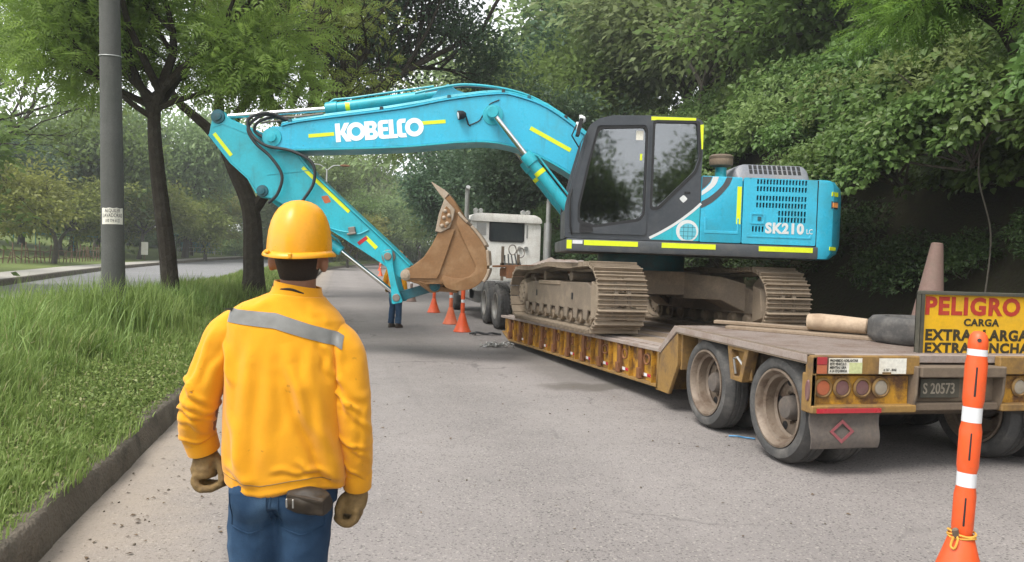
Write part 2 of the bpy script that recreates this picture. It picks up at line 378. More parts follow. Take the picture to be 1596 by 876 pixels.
def asphalt(name, base, warm, kerb_dirt):
    q = NT(name); v = q.coord('Object'); g = q.n('ShaderNodeNewGeometry').outputs['Position']
    sx = q.n('ShaderNodeSeparateXYZ'); q.l(g, sx.inputs[0]); X, Yp = sx.outputs[0], sx.outputs[1]
    agg = q.noise(v, 150, 2, .6); agg2 = q.noise(v, 60, 3, .6); big = q.noise(v, .45, 5, .6); mid = q.noise(v, 3.2, 5, .65)
    vo = q.n('ShaderNodeTexVoronoi'); vo.inputs['Scale'].default_value = 85; q.l(v, vo.inputs['Vector'])
    c = q.mix(q.ramp(big, .3, .72), tuple(x * .86 for x in base), warm)
    c = q.mix(q.math('MULTIPLY', q.ramp(mid, .35, .75), .35), c, tuple(x * .72 for x in base))
    c = q.mix(q.math('MULTIPLY', q.ramp(agg, .50, .66), .45), c, tuple(min(1, x * 1.5) for x in base))
    c = q.mix(q.math('MULTIPLY', q.ramp(agg2, .56, .68), .7), c, tuple(x * .5 for x in base))
    sp = q.n('ShaderNodeSeparateColor'); q.l(vo.outputs['Color'], sp.inputs[0])
    c = q.mix(q.math('MULTIPLY', q.ramp(sp.outputs[0], .90, .93), .75), c, tuple(x * .35 for x in base))
    c = q.mix(q.math('MULTIPLY', q.ramp(sp.outputs[1], .94, .96), .55), c, (.38, .35, .31))
    if kerb_dirt:
        w = q.math('ADD', X, q.math('MULTIPLY', q.math('SUBTRACT', mid, .5), .9))            # sand washed along the kerb
        c = q.mix(q.math('MULTIPLY', q.ramp(w, -.35, -1.35), .60), c, (.36, .295, .225))
        # dark seam in the sand where the gutter meets the carriageway
        sm = q.math('ABSOLUTE', q.math('ADD', q.math('ADD', X, .50), q.math('MULTIPLY', q.math('SUBTRACT', q.noise(v, 1.4, 4), .5), .5)), 0)
        c = q.mix(q.math('MULTIPLY', q.math('MULTIPLY', q.ramp(sm, .09, .02), q.ramp(q.noise(v, 2.3, 5), .48, .56)), .55), c, (.11, .10, .09))
        # oil and earth spilled beside the trailer, paving joint across the lane
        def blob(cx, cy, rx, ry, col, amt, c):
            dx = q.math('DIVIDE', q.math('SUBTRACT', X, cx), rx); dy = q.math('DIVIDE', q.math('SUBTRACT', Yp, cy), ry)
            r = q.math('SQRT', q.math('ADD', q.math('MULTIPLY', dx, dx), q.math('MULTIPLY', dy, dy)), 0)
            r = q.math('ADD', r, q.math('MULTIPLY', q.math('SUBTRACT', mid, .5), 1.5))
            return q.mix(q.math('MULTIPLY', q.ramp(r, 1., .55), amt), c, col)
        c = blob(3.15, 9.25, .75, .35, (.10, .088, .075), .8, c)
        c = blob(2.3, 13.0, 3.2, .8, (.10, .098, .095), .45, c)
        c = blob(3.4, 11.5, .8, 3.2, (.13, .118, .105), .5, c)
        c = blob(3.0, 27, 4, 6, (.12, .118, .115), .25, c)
        c = blob(-.33, 4.1, .13, .18, (.55, .45, .30), .5, c)
        # pale wheel-polished lanes
        for xc in (.6, 2.3):
            d = q.math('ABSOLUTE', q.math('SUBTRACT', X, xc), 0)
            c = q.mix(q.math('MULTIPLY', q.ramp(d, .75, .1), .16), c, tuple(min(1, x * 1.5) for x in base))
    vc = q.n('ShaderNodeTexVoronoi', feature='DISTANCE_TO_EDGE'); vc.inputs['Scale'].default_value = .33; wv = q.n('ShaderNodeVectorMath', operation='ADD'); nz = q.n('ShaderNodeTexNoise'); nz.inputs['Scale'].default_value = 1.6; nz.inputs['Detail'].default_value = 5
    q.l(v, nz.inputs['Vector']); q.l(v, wv.inputs[0]); q.l(nz.outputs['Color'], wv.inputs[1]); q.l(wv.outputs[0], vc.inputs['Vector'])
    c = q.mix(q.math('MULTIPLY', q.math('MULTIPLY', q.ramp(vc.outputs['Distance'], .010, .002), q.ramp(q.noise(v, .5, 3), .50, .60)), .6), c, tuple(x * .38 for x in base))     # hairline cracks
    ts = q.noise(q.coord('Object', (1, .06, 1)), 2.6, 5, .6); c = q.mix(q.math('MULTIPLY', q.ramp(ts, .55, .75), .28), c, tuple(x * .62 for x in base))                       # old tyre tracks
    h = q.math('ADD', q.math('MULTIPLY', agg, .5), agg2)
    q.pbr(c, q.ramp(mid, .3, .7, .78, .95), 0, q.bump(h, .55, .012), .35)
    return q.m
m_asph = asphalt('worn asphalt', (.222, .202, .192), (.272, .246, .231), True)
m_asph2 = asphalt('far carriageway asphalt', (.215, .213, .215), (.245, .243, .243), False)

def soil(name, a, b, c_, s=1.5):
    q = NT(name); v = q.coord('Object'); n1 = q.noise(v, s, 6, .65); n2 = q.noise(v, s * 14, 4, .6)
    c = q.mix(q.ramp(n1, .3, .7), a, b); c = q.mix(q.ramp(n2, .45, .7), c, c_)
    q.pbr(c, .95, 0, q.bump(n2, .8, .03), .2); return q.m
m_ground = soil('rough grass ground', (.045, .075, .018), (.075, .115, .03), (.09, .085, .045), .4)
m_lawn = soil('park lawn', (.085, .135, .03), (.13, .17, .045), (.15, .15, .06), .5)
m_bank = soil('dark earth and leaf litter', (.020, .017, .011), (.034, .028, .016), (.028, .032, .012), 1.2)  # bank earth, dark in its own colour
m_verge = soil('median turf soil', (.045, .07, .015), (.07, .10, .022), (.10, .10, .035), 2.0)

gm = MB(); gm.add([(-420, -420, -.06), (420, -420, -.06), (420, 420, -.06), (-420, 420, -.06)], [(0, 1, 2, 3)])
tag(gm.build('ground', m_ground), kind='structure')
strip('road', YS, lambda y: (-1.46 + cl_x(y), cl_z(y)), lambda y: (8.2 + cl_x(y), cl_z(y)), m_asph, 4)

FK = [(-14, -9.3), (0, -9.8), (10, -10.4), (20, -11.0), (30, -11.9), (40, -13.2), (53, -14.7), (66, -15.3), (78, -15.4), (95, -14.5), (115, -11.0), (145, -2.0)]
def fk(y): return float(np.interp(y, [a for a, b in FK], [b for a, b in FK]))
YL = [-12, 0, 10, 20, 30, 40, 53, 66, 78, 95, 115, 145]
strip('road', YL, lambda y: (fk(y), -.004 + cl_z(y)), lambda y: (-5.3 + cl_x(y), -.004 + cl_z(y)), m_asph2, 3)

def kerb(name, ys, fx, fz, w, hgt, mat, wob=0, side=1):
    mb = MB(); ring = []
    for y in ys:
        x, z = fx(y), fz(y); a = wob * (.7 * noise.noise((y * 1.7, x, 0)) + .45 * noise.noise((y * 6.1, x, 0))); b = wob * (.7 * noise.noise((y * 1.3, 5, x)) + .5 * noise.noise((y * 7.3, 5, x))); c = wob * noise.noise((y * 2.9, 9, x))
        ring.append([Vector((x + side * .0, y, z - .05)), Vector((x - side * (.025 + a), y, z + hgt * .55)), Vector((x - side * (.04 + a), y, z + hgt + b - .02)), Vector((x - side * (.06 + a), y, z + hgt + b)),
                     Vector((x - side * (w + c), y, z + hgt + .5 * b)), Vector((x - side * w, y, z - .05))])
    mb.loft(ring); o = mb.build(name, mat, ang=50); tag(o, kind='structure'); return o
ysk = [-4 + i * .12 for i in range(260)] + [27.3 + i for i in range(40)] + [68 + 3 * i for i in range(20)]
kerb('kerb', ysk, lambda y: -1.45 + cl_x(y), cl_z, .17, .20, m_kerb, .05)
kerb('kerb', [-12 + 2 * i for i in range(70)], lambda y: -5.3 + cl_x(y), cl_z, .15, .15, m_kerb, .01, -1)
kerb('kerb', YL, fk, cl_z, .25, .22, m_kerb, .0, 1)
strip('pavement', YL, lambda y: (fk(y) - .25, .215 + cl_z(y)), lambda y: (fk(y) - 2.0, .235 + cl_z(y)), m_pave)
def lawn_h(x, y): d = max(0, fk(min(max(y, -14), 145)) - 2.0 - x); return .22 + cl_z(y) + min(2.6, .035 * d + .0016 * d * d) + .15 * noise.noise((x * .12, y * .12, 3))
vs, fs = [], []; ny, nx = 50, 24
for j in range(ny):
    y = -12 + j * 4.0
    for i in range(nx):
        x = fk(min(max(y, -14), 145)) - 2.0 - (i / (nx - 1)) ** 1.5 * 80; vs.append((x, y, lawn_h(x, y)))
for j in range(ny - 1):
    for i in range(nx - 1): k = j * nx + i; fs.append((k, k + 1, k + nx + 1, k + nx))
mb = MB(); mb.add(vs, fs); tag(mb.build('lawn', m_lawn), kind='structure')

# planted median between the two carriageways, mounded
def med_h(x, y):
    u = (x - cl_x(y) + 1.6) / -3.6
    return .17 + cl_z(y) + .30 * max(0, math.sin(math.pi * min(1, max(0, u)) ** .8)) + .06 * noise.noise((x * .9, y * .7, 1)) * min(1, max(0, u * 6))
vs, fs = [], []; nx = 16; ysm = [-6 + .5 * i for i in range(100)] + [44 + 2 * i for i in range(50)]
for y in ysm:
    for i in range(nx):
        x = -1.58 + cl_x(y) - 3.62 * i / (nx - 1); vs.append((x, y, med_h(x, y)))
for j in range(len(ysm) - 1):
    for i in range(nx - 1): k = j * nx + i; fs.append((k, k + 1, k + nx + 1, k + nx))
mb = MB(); mb.add(vs, fs); tag(mb.build('median', m_verge), kind='structure')

# wooded bank on the right
def bank_x0(y): return 7.9 + cl_x(y)
def bank_h(d, y):
    z = float(np.interp(d, [0, .6, 1.4, 2.6, 4.5, 8, 16, 40], [.0, .35, 1.6, 3.6, 5.6, 7.6, 9.5, 12.0])) * float(np.interp(y, [-10, 35, 70, 120], [1, 1, .45, .35]))
    return z + cl_z(y) + .35 * noise.noise((d * .5, y * .35, 2)) * min(1, d)
DS = [0, .3, .6, 1, 1.4, 2, 2.6, 3.5, 4.5, 6, 8, 11, 16, 25, 40]
vs, fs = [], []; ysb = [-12 + i * 1.0 for i in range(60)] + [48 + 3 * i for i in range(34)]
for y in ysb:
    for d in DS: vs.append((bank_x0(y) + d, y, bank_h(d, y) - .02))
nx = len(DS)
for j in range(len(ysb) - 1):
    for i in range(nx - 1): k = j * nx + i; fs.append((k, k + 1, k + nx + 1, k + nx))
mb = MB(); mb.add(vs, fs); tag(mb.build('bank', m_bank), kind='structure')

# thin humid air: far things fade slightly
hz_ = NT('humid air'); pv = hz_.n('ShaderNodeVolumePrincipled'); pv.inputs['Color'].default_value = (.93, .96, 1, 1); pv.inputs['Density'].default_value = HAZE; pv.inputs['Anisotropy'].default_value = .2
hz_.l(pv.outputs[0], hz_.out.inputs['Volume'])
mb = MB(); mb.b2(-440, 440, -440, 440, -1.1, 42); hzo = mb.build('haze', hz_.m, smooth=False); tag(hzo, kind='stuff', label='thin humid haze filling the air over the road')
# ------------------------------------------------------------------ low-loader trailer
lowbed = thing('lowbed_trailer', 'yellow rusty drop deck trailer carrying the turquoise excavator', 'trailer', T(4.9, 6.2, 0))
def wheel_meshes(R, rr, w, rim_mat, name, dish=.12):
    """tyre lathe about +x axis, outer face at x=0, body towards +x; rim dish inside"""
    t = MB(); pr = [(rr, .03), (rr + .02, .004), (rr + (R - rr) * .35, -.008), (rr + (R - rr) * .7, -.002), (R - .035, .018), (R - .008, .05), (R, .085)]
    pr += [(R, w * .3), (R - .008, w * .3 + .004), (R - .008, w * .3 + .016), (R, w * .3 + .02), (R, w * .5), (R - .008, w * .5 + .004), (R - .008, w * .5 + .016), (R, w * .5 + .02), (R, w * .7), (R - .008, w * .7 + .004), (R - .008, w * .7 + .016), (R, w * .7 + .02)]
    pr += [(R, w - .085), (R - .01, w - .045), (R - .05, w - .01), (rr + .02, w), (rr, w - .03)]
    t.lathe(pr, axis=(1, 0, 0), n=56, closed=True)
    tm = t.mesh(name + '_tyre', m_tyre, ang=50)
    r = MB(); r.lathe([(rr + .012, .008), (rr + .014, -.004), (rr - .004, -.006), (rr - .018, .012), (rr - .028, .05), (rr - .055, .06), (rr - .06, .14), (rr - .085, .155), (.24 * rr / .3, dish + .05), (.16, dish + .05), (.13, dish + .05), (.13, w - .02), (rr, w - .02)], axis=(1, 0, 0), n=44, caps=False)
    rm = r.mesh(name + '_rim', rim_mat, ang=40)
    h = MB(); h.lathe([(.105, dish + .05), (.10, dish - .03), (.085, dish - .055), (.0, dish - .06)], axis=(1, 0, 0), n=28)
    hm = h.mesh(name + '_hub', m_galv if rim_mat is not m_rim else m_flap, ang=40)
    nb = MB(); nb.cyl((dish + .06, 0, 0), (dish + .015, 0, 0), .014, 6); nm = nb.mesh(name + '_nut', m_brown)
    vb = MB(); vb.cyl((dish + .044, 0, 0), (dish + .056, 0, 0), .034, 12); vm = vb.mesh(name + '_vent', m_black)
    rv = .70 * rr
    return tm, rm, hm, nm, vm, rv
def put_wheel(ms, parent, frame, near=False):
    t = inst('wheel', ms[0], parent, frame)
    inst('rim', ms[1], t, frame); inst('hub', ms[2], t, frame)
    if near:
        for k in range(8): a = k * math.pi / 4 + .2; inst('wheel_nut', ms[3], t, frame @ T(0, .135 * math.cos(a), .135 * math.sin(a)))
        for k in range(6): a = k * math.pi / 3 + .4; inst('vent_hole', ms[4], t, frame @ T(0, ms[5] * math.cos(a), ms[5] * math.sin(a)))
    return t
WHL = wheel_meshes(.455, .315, .26, m_rim, 'trailer', .13)
for y in (5.60, 6.86):
    for x, flip in ((3.60, 0), (4.20, 1), (5.55, 0), (6.20, 1)):
        put_wheel(WHL, lowbed, T(x, y, .455) @ (RZ(180) if flip else I4) @ RX(y * 40), x < 3.7)
    MB().cyl((3.75, y, .455), (6.1, y, .455), .07, 14).build('axle', m_brown, lowbed)
# rear platform over the wheels
mb = MB(); mb.prism([(5.14, .90), (7.46, .90), (7.86, .62), (7.92, .66), (7.52, .965), (5.14, .965)], 3.55, 6.28, 'x')
mb.build('wheel_deck', m_deck, lowbed, bev=.006)
mb = MB()
for i in range(60):                                   # checker plate ribs over the deck
    y = 5.2 + i * .039
    mb.b2(3.60, 6.2, y, y + .012, .964, .9695)
o = mb.build('deck_tread', m_deck, lowbed); tag(o, kind='stuff')
MB().prism([(3.553, .89), (3.553, .966), (3.62, .966)], 5.14, 7.45, 'y').build('deck_edge', m_brown, lowbed)
# bracket between the wheels and flared skirt in front of them
mb = MB(); mb.prism([(6.40, .90), (6.02, .90), (6.12, .58), (6.32, .58)], 3.57, 3.68, 'x', holes=[[(6.33, .86), (6.10, .86), (6.17, .62), (6.27, .62)]]); mb.b2(3.64, 3.66, 6.08, 6.36, .6, .9)
br = mb.build('bracket', m_tyeld, lowbed, bev=.004)
MB().tube([(3.59, 6.12, .72), (3.565, 6.2, .80), (3.565, 6.26, .78), (3.59, 6.26, .64)], .012, 8).build('handle', m_galv, br)
mb = MB(); mb.prism([(7.44, .90), (7.86, .63), (7.95, .20), (7.62, .20), (7.42, .55)], 3.56, 3.60, 'x'); mb.b2(3.56, 6.25, 7.90, 7.95, .2, .62); mb.b2(3.6, 6.25, 7.40, 7.44, .5, .9)
mb.build('riser_plate', m_tyeld, lowbed, bev=.004)
mb = MB(); mb.b2(4.55, 4.75, 5.25, 8.0, .50, .90); mb.b2(5.15, 5.35, 5.25, 8.0, .50, .90); mb.b2(3.75, 6.1, 6.1, 6.3, .55, .88); mb.b2(3.75, 6.1, 7.2, 7.35, .55, .88)
mb.build('chassis_beam', m_brown, lowbed, bev=.01)
# rear face: upper band, lamp board, licence plate recess, bumper, mud flaps
mb = MB(); mb.b2(3.56, 4.53, 5.08, 5.14, .815, .962); mb.build('rear_band', m_tyeld, lowbed, bev=.008)
mb = MB(); mb.b2(5.30, 6.27, 5.08, 5.14, .815, .962); mb.build('rear_band', m_tyeld, lowbed, bev=.008)
mb = MB(); mb.b2(3.60, 4.47, 5.13, 5.17, .56, .80); lb = mb.build('lamp_board', m_tyel, lowbed, bev=.004)
mb = MB(); mb.b2(5.36, 6.25, 5.13, 5.17, .56, .80); lb2 = mb.build('lamp_board', m_tyel, lowbed, bev=.004)
mb = MB(); mb.b2(3.56, 4.50, 5.06, 5.17, .515, .575); mb.b2(3.555, 3.60, 5.08, 5.20, .515, .82); mb.build('lower_rail', m_tyeld, lowbed, bev=.008)
mb = MB(); mb.b2(5.32, 6.27, 5.06, 5.17, .515, .575); mb.build('lower_rail', m_tyeld, lowbed, bev=.008)
mb = MB(); mb.b2(4.50, 5.33, 5.10, 5.17, .52, .58); mb.b2(4.50, 5.33, 5.15, 5.19, .58, .80); mb.b2(4.50, 5.30, 5.02, 5.18, .80, .885)
for x in (4.475, 5.31): mb.prism([(5.04, .885), (5.19, .885), (5.19, .52), (5.09, .52), (5.05, .66)], x, x + .025, 'x')
mb.build('plate_recess', m_brown, lowbed, bev=.008)
ring = MB(); ring.lathe([(.060, 0), (.078, 0), (.082, -.012), (.066, -.022), (.060, -.014)], axis=(0, 1, 0), n=28, closed=True); ringm = ring.mesh('lamp_bezel', m_tyeld)
for x, mt in ((3.69, m_amber), (3.86, m_dulred), (4.04, m_dulred), (4.21, m_clear), (5.55, m_clear), (5.73, m_dulred), (5.9, m_dulred), (6.08, m_amber)):
    l = MB(); l.lathe([(.060, -.008), (.055, -.015), (.03, -.019), (0, -.02)], axis=(0, 1, 0), n=24); fr = T(x, 5.13, .705)
    lo_ = l.build('tail_lamp', mt, lb if x < 5 else lb2, fr); inst('bezel', ringm, lo_, fr)
mb = MB(); mb.b2(3.60, 3.68, 5.070, 5.080, .895, .952); mb.build('reflector', m_red, lowbed)
mb = MB(); mb.b2(3.60, 3.68, 5.070, 5.080, .825, .89); mb.build('reflector', m_amber, lowbed)
mb = MB(); mb.b2(3.60, 4.17, 5.052, 5.060, .520, .556); mb.build('reflective_strip', m_red, lowbed)
mb = MB(); mb.b2(5.6, 6.2, 5.052, 5.060, .522, .545); mb.build('reflective_strip', m_red, lowbed)
fy = 5.078
def sheet(x0, x1, z0, z1, y): return MB().b2(x0, x1, y - .002, y, z0, z1)
st = sheet(3.70, 3.995, .825, .945, fy).build('warning_sticker', m_paper, lowbed)
g_ = sheet(3.88, 3.995, .825, .91, fy - .003).build('sticker_picture', m_paperg, st)
RF = RX(90)
for i, s in enumerate(('PROHIBIDO ADELANTAR', 'ESTE VEHICULO', 'MIENTRAS GIRA', 'A LA IZQUIERDA')):
    inst('print', text_mesh(s, .028, m_ink, .02, .0005, .78 if i == 0 else .72), st, T(3.708, fy - .004, .917 - i * .027) @ RF)
st2 = sheet(4.15, 4.40, .822, .945, fy).build('torn_sticker', m_paper, lowbed)
inst('print', text_mesh('# 767 - 8068', .028, m_ink, .0, .0005, .8), st2, T(4.19, fy - .004, .845) @ RF)
sheet(4.18, 4.26, .815, .836, fy - .003).build('torn_patch', m_tyeld, st2)
lp = MB(); lp.b2(4.575, 4.945, 5.110, 5.12, .622, .778); lpo = lp.build('licence_plate', m_frame, lowbed, bev=.004)
inst('lettering', text_mesh('S 20573', .122, m_clear, .012, .002, .78), lpo, T(4.592, 5.108, .658) @ RF)
for x0, x1 in ((3.57, 4.19), (5.6, 6.22)):
    mb = MB(); n = 7; rings = []
    for k in range(n):
        z = .515 - .285 * k / (n - 1); yy = 5.10 + .012 * math.sin(k * 1.1)
        rings.append([(x0 + .004 * k, yy, z), (x1, yy - .01, z + .01 * (k == n - 1)), (x1, yy, z), (x0 + .004 * k, yy + .01, z)])
    mb.loft(rings); fl = mb.build('mud_flap', m_flap, lowbed)
    xc = (x0 + x1) / 2 - .03; s_ = .095
    mb = MB(); mb.prism([(xc - s_ * 1.15, .37), (xc, .37 + s_), (xc + s_ * 1.15, .37), (xc, .37 - s_)], 5.082, 5.086, 'y', holes=[[(xc - s_ * .8, .37), (xc, .37 + s_ * .68), (xc + s_ * .8, .37), (xc, .37 - s_ * .68)]])
    mb.build('diamond_mark', m_flapred, fl)
# side marker lamp ovals on the corner post
mb = MB(); mb.lathe([(.05, 0), (.045, -.012), (0, -.016)], axis=(1, 0, 0), n=20); mb.build('side_lamp', m_dulred, lowbed, T(3.553, 5.11, .69) @ Matrix.Diagonal((1, .5, 1.7, 1)))
mb = MB(); mb.b2(3.556, 3.60, 5.08, 5.16, .52, .95); mb.build('corner_post', m_tyeld, lowbed, bev=.004)

# drop deck: yawed and sloping slightly down towards the tractor
DK = T(3.62, 8.0, .22) @ RZ(4.3) @ RX(-1.25)               # local x across, y forward, z up; left edge at x=0
LEN, WID, HT = 6.35, 2.78, .445
mb = MB()
mb.prism([(-.05, 0), (LEN - .45, 0), (LEN, .13), (LEN + .05, HT - .05), (LEN + .05, HT - .012), (-.05, HT - .012)], .06, .10, 'x')
mb.prism([(-.05, 0), (LEN - .45, 0), (LEN, .13), (LEN + .05, HT - .05), (LEN + .05, HT - .012), (-.05, HT - .012)], WID - .10, WID - .06, 'x')
mb.build('side_web', m_tyel, lowbed, DK)
mb = MB(); mb.prism([(-.05, -.02), (LEN - .45, -.02), (LEN, .11), (LEN, .14), (LEN - .46, .012), (-.05, .012)], -.01, .2, 'x'); mb.prism([(-.05, -.02), (LEN - .45, -.02), (LEN, .11), (LEN, .14), (LEN - .46, .012), (-.05, .012)], WID - .2, WID + .01, 'x')
mb.build('bottom_flange', m_tyeld, lowbed, DK, bev=.004)
mb = MB(); mb.b2(-.012, .10, -.05, LEN + .1, HT - .05, HT - .005); mb.b2(WID - .1, WID + .012, -.05, LEN + .1, HT - .05, HT - .005); mb.build('side_rail', m_deck, lowbed, DK, bev=.005)
nP = 15
for i in range(nP):                                        # timber deck planks lengthwise
    x0 = .105 + i * (WID - .21) / nP; z0 = random.uniform(-.006, .004)
    mb = MB(); mb.b2(x0 + .004, x0 + (WID - .21) / nP - .004, -.04, LEN, HT - .05 + z0, HT + .012 + z0)
    mb.build('plank', m_wood if i % 3 else m_deck, lowbed, DK, bev=.005)
mb = MB(); mb.b2(.9, 1.05, 0, LEN, .0, .39); mb.b2(1.73, 1.88, 0, LEN, .0, .39); mb.build('main_beam', m_brown, lowbed, DK)
gus = MB(); gus.prism([(0.0, .012), (.0, .39), (.062, .39), (.062, .012)], -.006, .006, 'y'); gusm = gus.mesh('outrigger', m_tyel)
out = MB(); out.prism([(.012, .09), (.012, .39), (.06, .39), (.06, .03)], -.045, .045, 'y'); out.prism([(-.012, .02), (-.012, .15), (.03, .15), (.03, .02)], -.04, .04, 'y'); outm = out.mesh('stake_pocket', m_rust, bev=.006)
rg = MB(); rg.tube([(.0 + .022 * 0, .06 * math.cos(a), .06 * math.sin(a)) for a in np.linspace(0, 2 * math.pi, 19)[:-1]], .011, 8, closed=True); rgm = rg.mesh('lashing_ring', m_rust)
hole = MB(); hole.lathe([(.032, 0), (.03, -.004), (0, -.004)], axis=(1, 0, 0), n=16); holm = hole.mesh('web_hole', m_black)
rs = MB(); rs.b2(-.002, 0, 0, .11, 0, .038); rs_r = rs.mesh('reflective_strip', m_red); rs2 = MB(); rs2.b2(-.002, 0, 0, .11, 0, .038); rs_w = rs2.mesh('reflective_strip', m_refl)
for i in range(10):
    y = .20 + i * .60
    inst('stake_pocket', outm, lowbed, DK @ T(0, y + .33, 0)); inst('web_rib', gusm, lowbed, DK @ T(0, y, 0))
    inst('lashing_ring', rgm, lowbed, DK @ T(.028, y + .17, .27) @ RX(random.uniform(-20, 20)) @ RZ(random.uniform(-14, 14)))
    inst('web_hole', holm, lowbed, DK @ T(.058, y + .07, .24) @ Matrix.Diagonal((1, .8, 1.6, 1)))
    if i % 2 == 0 or i < 4:
        inst('reflective_strip', rs_r, lowbed, DK @ T(.055, y + .34 - .25, .055)); inst('reflective_strip', rs_w, lowbed, DK @ T(.055, y + .34 - .14, .055))
# gooseneck rising to the tractor's fifth wheel
mb = MB()
for x0, x1 in ((.55, .85), (1.95, 2.25)):
    mb.prism([(LEN - .1, .30), (LEN + .25, .30), (LEN + .5, 1.15), (LEN + 2.2, 1.2), (LEN + 2.2, 1.38), (LEN + .1, 1.42), (LEN - .1, 1.1)], x0, x1, 'x')
mb.b2(.4, 2.4, LEN - .1, LEN + .05, .05, 1.1)
mb.build('gooseneck', m_rust, lowbed, DK, bev=.01)
mb = MB(); mb.b2(.40, 2.35, LEN - .12, LEN + 2.3, 1.40, 1.44); mb.b2(.40, .45, LEN - .14, LEN + 1.2, 1.16, 1.41); mb.build('gooseneck_deck', m_rust, lowbed, DK, bev=.006)
# crumpled tarpaulin and chain box lying on the gooseneck
mb = MB(); vs, fs = [], []; n = 16
for j in range(n):
    for i in range(n):
        u, w = i / (n - 1), j / (n - 1); e = min(u, 1 - u, w, 1 - w) * 5
        vs.append((.78 + 1.15 * u, LEN - .05 + .8 * w, 1.445 + min(1, e) * (.10 + .10 * noise.noise((u * 3.1, w * 3.3, 4)) + .04 * noise.noise((u * 9, w * 8, 1)))))
for j in range(n - 1):
    for i in range(n - 1): k = j * n + i; fs.append((k, k + 1, k + n + 1, k + n))
k0 = len(vs); mb.add(vs, fs); me_ = mb.mesh('tarpaulin', m_deck, ang=60)
tp = inst('tarpaulin', me_, None, DK); tag(tp, 'crumpled grey tarpaulin lying on the gooseneck behind the white cab', 'tarpaulin')
md = tp.modifiers.new('s', 'SOLIDIFY'); md.thickness = .01; md.offset = 1

# danger board standing on the rear of the trailer
sg = thing('danger_sign', 'yellow danger board with red and black lettering on trailer rear', 'sign', T(5.3, 5.25, .93))
mb = MB(); mb.b2(4.70, 6.02, 5.27, 5.285, .955, 1.452); mb.build('board', m_sign, sg)
mb = MB(); mb.b2(4.66, 6.06, 5.245, 5.30, .918, .955); mb.b2(4.66, 6.06, 5.245, 5.30, 1.452, 1.482); mb.b2(4.66, 4.70, 5.245, 5.30, .955, 1.452); mb.b2(6.02, 6.06, 5.245, 5.30, .955, 1.452)
mb.build('frame', m_frame, sg, bev=.005)
mb = MB(); mb.b2(4.62, 4.69, 5.20, 5.25, .80, .93); mb.b2(5.95, 6.02, 5.20, 5.25, .80, .93); mb.build('bracket', m_brown, sg)
sgf = lambda x, z: T(x, 5.268, z) @ RX(90)
for s, x, z, sz, mt, xs, bd, spc in (('PELIGRO', 4.715, 1.292, .200, m_signred, 1.12, .042, 1.12), ('CARGA', 5.105, 1.198, .082, m_signblk, 1.2, .04, 1.1), ('EXTRA', 4.73, 1.076, .124, m_signblk, 1.10, .045, 1.12), ('LARGA', 5.30, 1.076, .124, m_signblk, 1.10, .045, 1.12), ('EXTRA', 4.73, .970, .116, m_signblk, 1.15, .045, 1.12), ('ANCHA', 5.275, .970, .116, m_signblk, 1.15, .045, 1.12)):
    inst('lettering', text_mesh(s, sz, mt, bd, .0008, xs, space=spc), sg, sgf(x, z))

# load on the rear platform
lg = MB(); lg.tube([(4.62, 6.71, 1.10), (4.70, 6.63, 1.10), (4.85, 6.5, 1.095), (5.02, 6.32, 1.09)], [.078, .088, .085, .075], 14); o = lg.build('log', m_log, bev=.012); tag(o, 'pale bare log lying on planks at trailer rear', 'log')
for i, (p, q_, w) in enumerate((((4.05, 7.25, .985), (5.1, 6.12, .985), .24), ((4.22, 7.42, .99), (5.35, 6.3, .99), .22), ((3.98, 7.42, 1.025), (4.75, 6.72, 1.022), .13))):
    mb = MB(); mb.beam(p, q_, w, .035); o = mb.build('loose_plank', m_wood, bev=.006)
    tag(o, ('grey weathered plank lying nearest the trailer edge under the log', 'weathered plank lying behind the log on wheel deck', 'narrow plank on top of the other planks beside the log')[i], 'plank')
ty = MB(); R, rr, w = .44, .29, .24
ty.lathe([(rr, .03), (rr + .02, 0), (R - .04, .005), (R - .006, .04), (R, .07), (R, w - .07), (R - .006, w - .04), (R - .04, w - .005), (rr + .02, w), (rr, w - .03)], axis=(0, 0, 1), n=48, closed=True)
o = ty.build('spare_tyre', m_tyre, None, T(5.28, 5.95, .975)); tag(o, 'loose black tyre lying flat behind the danger board', 'tyre')
# dirty traffic cone pushed over the tyre
cn = thing('traffic_cone', 'tall dirty faded traffic cone standing behind the danger board', 'cone', T(6.35, 7.2, .97))
MB().lathe([(.185, 0.04), (.175, .055), (.062, 1.0), (.05, 1.008), (.035, 1.0), (.15, .05)], axis=(0, 0, 1), n=28).build('body', m_cone, cn, T(6.47, 7.2, .97) @ RY(5.5))
MB().b2(-.26, .26, -.26, .26, 0, .04).build('base', m_cone, cn, T(6.50, 7.2, .972) @ RZ(8), bev=.012)

# ------------------------------------------------------------------ white tractor unit
tk = thing('tractor_truck', 'white conventional tractor truck seen from behind beyond the bucket', 'truck', T(4.4, 20, 0))
cabp = rpoly([(3.33, 1.05), (3.33, 2.55), (3.42, 2.72), (5.16, 2.72), (5.26, 2.55), (5.26, 1.05)], .08, 4)
mb = MB(); mb.prism(cabp, 19.6, 21.6, 'y', holes=[rpoly([(3.88, 2.12), (4.76, 2.12), (4.76, 2.60), (3.88, 2.60)], .06)]); cab = mb.build('cab', m_truck, tk, bev=.015, seg=2)
mb = MB(); mb.prism(rpoly([(3.88, 2.12), (4.76, 2.12), (4.76, 2.60), (3.88, 2.60)], .06), 19.63, 19.65, 'y'); mb.build('rear_window', m_darkglass, cab)
mb = MB(); mb.prism(rpoly([(3.84, 2.08), (4.80, 2.08), (4.80, 2.64), (3.84, 2.64)], .07), 19.575, 19.602, 'y', holes=[rpoly([(3.89, 2.13), (4.75, 2.13), (4.75, 2.59), (3.89, 2.59)], .06)]); mb.build('window_seal', m_black, cab)
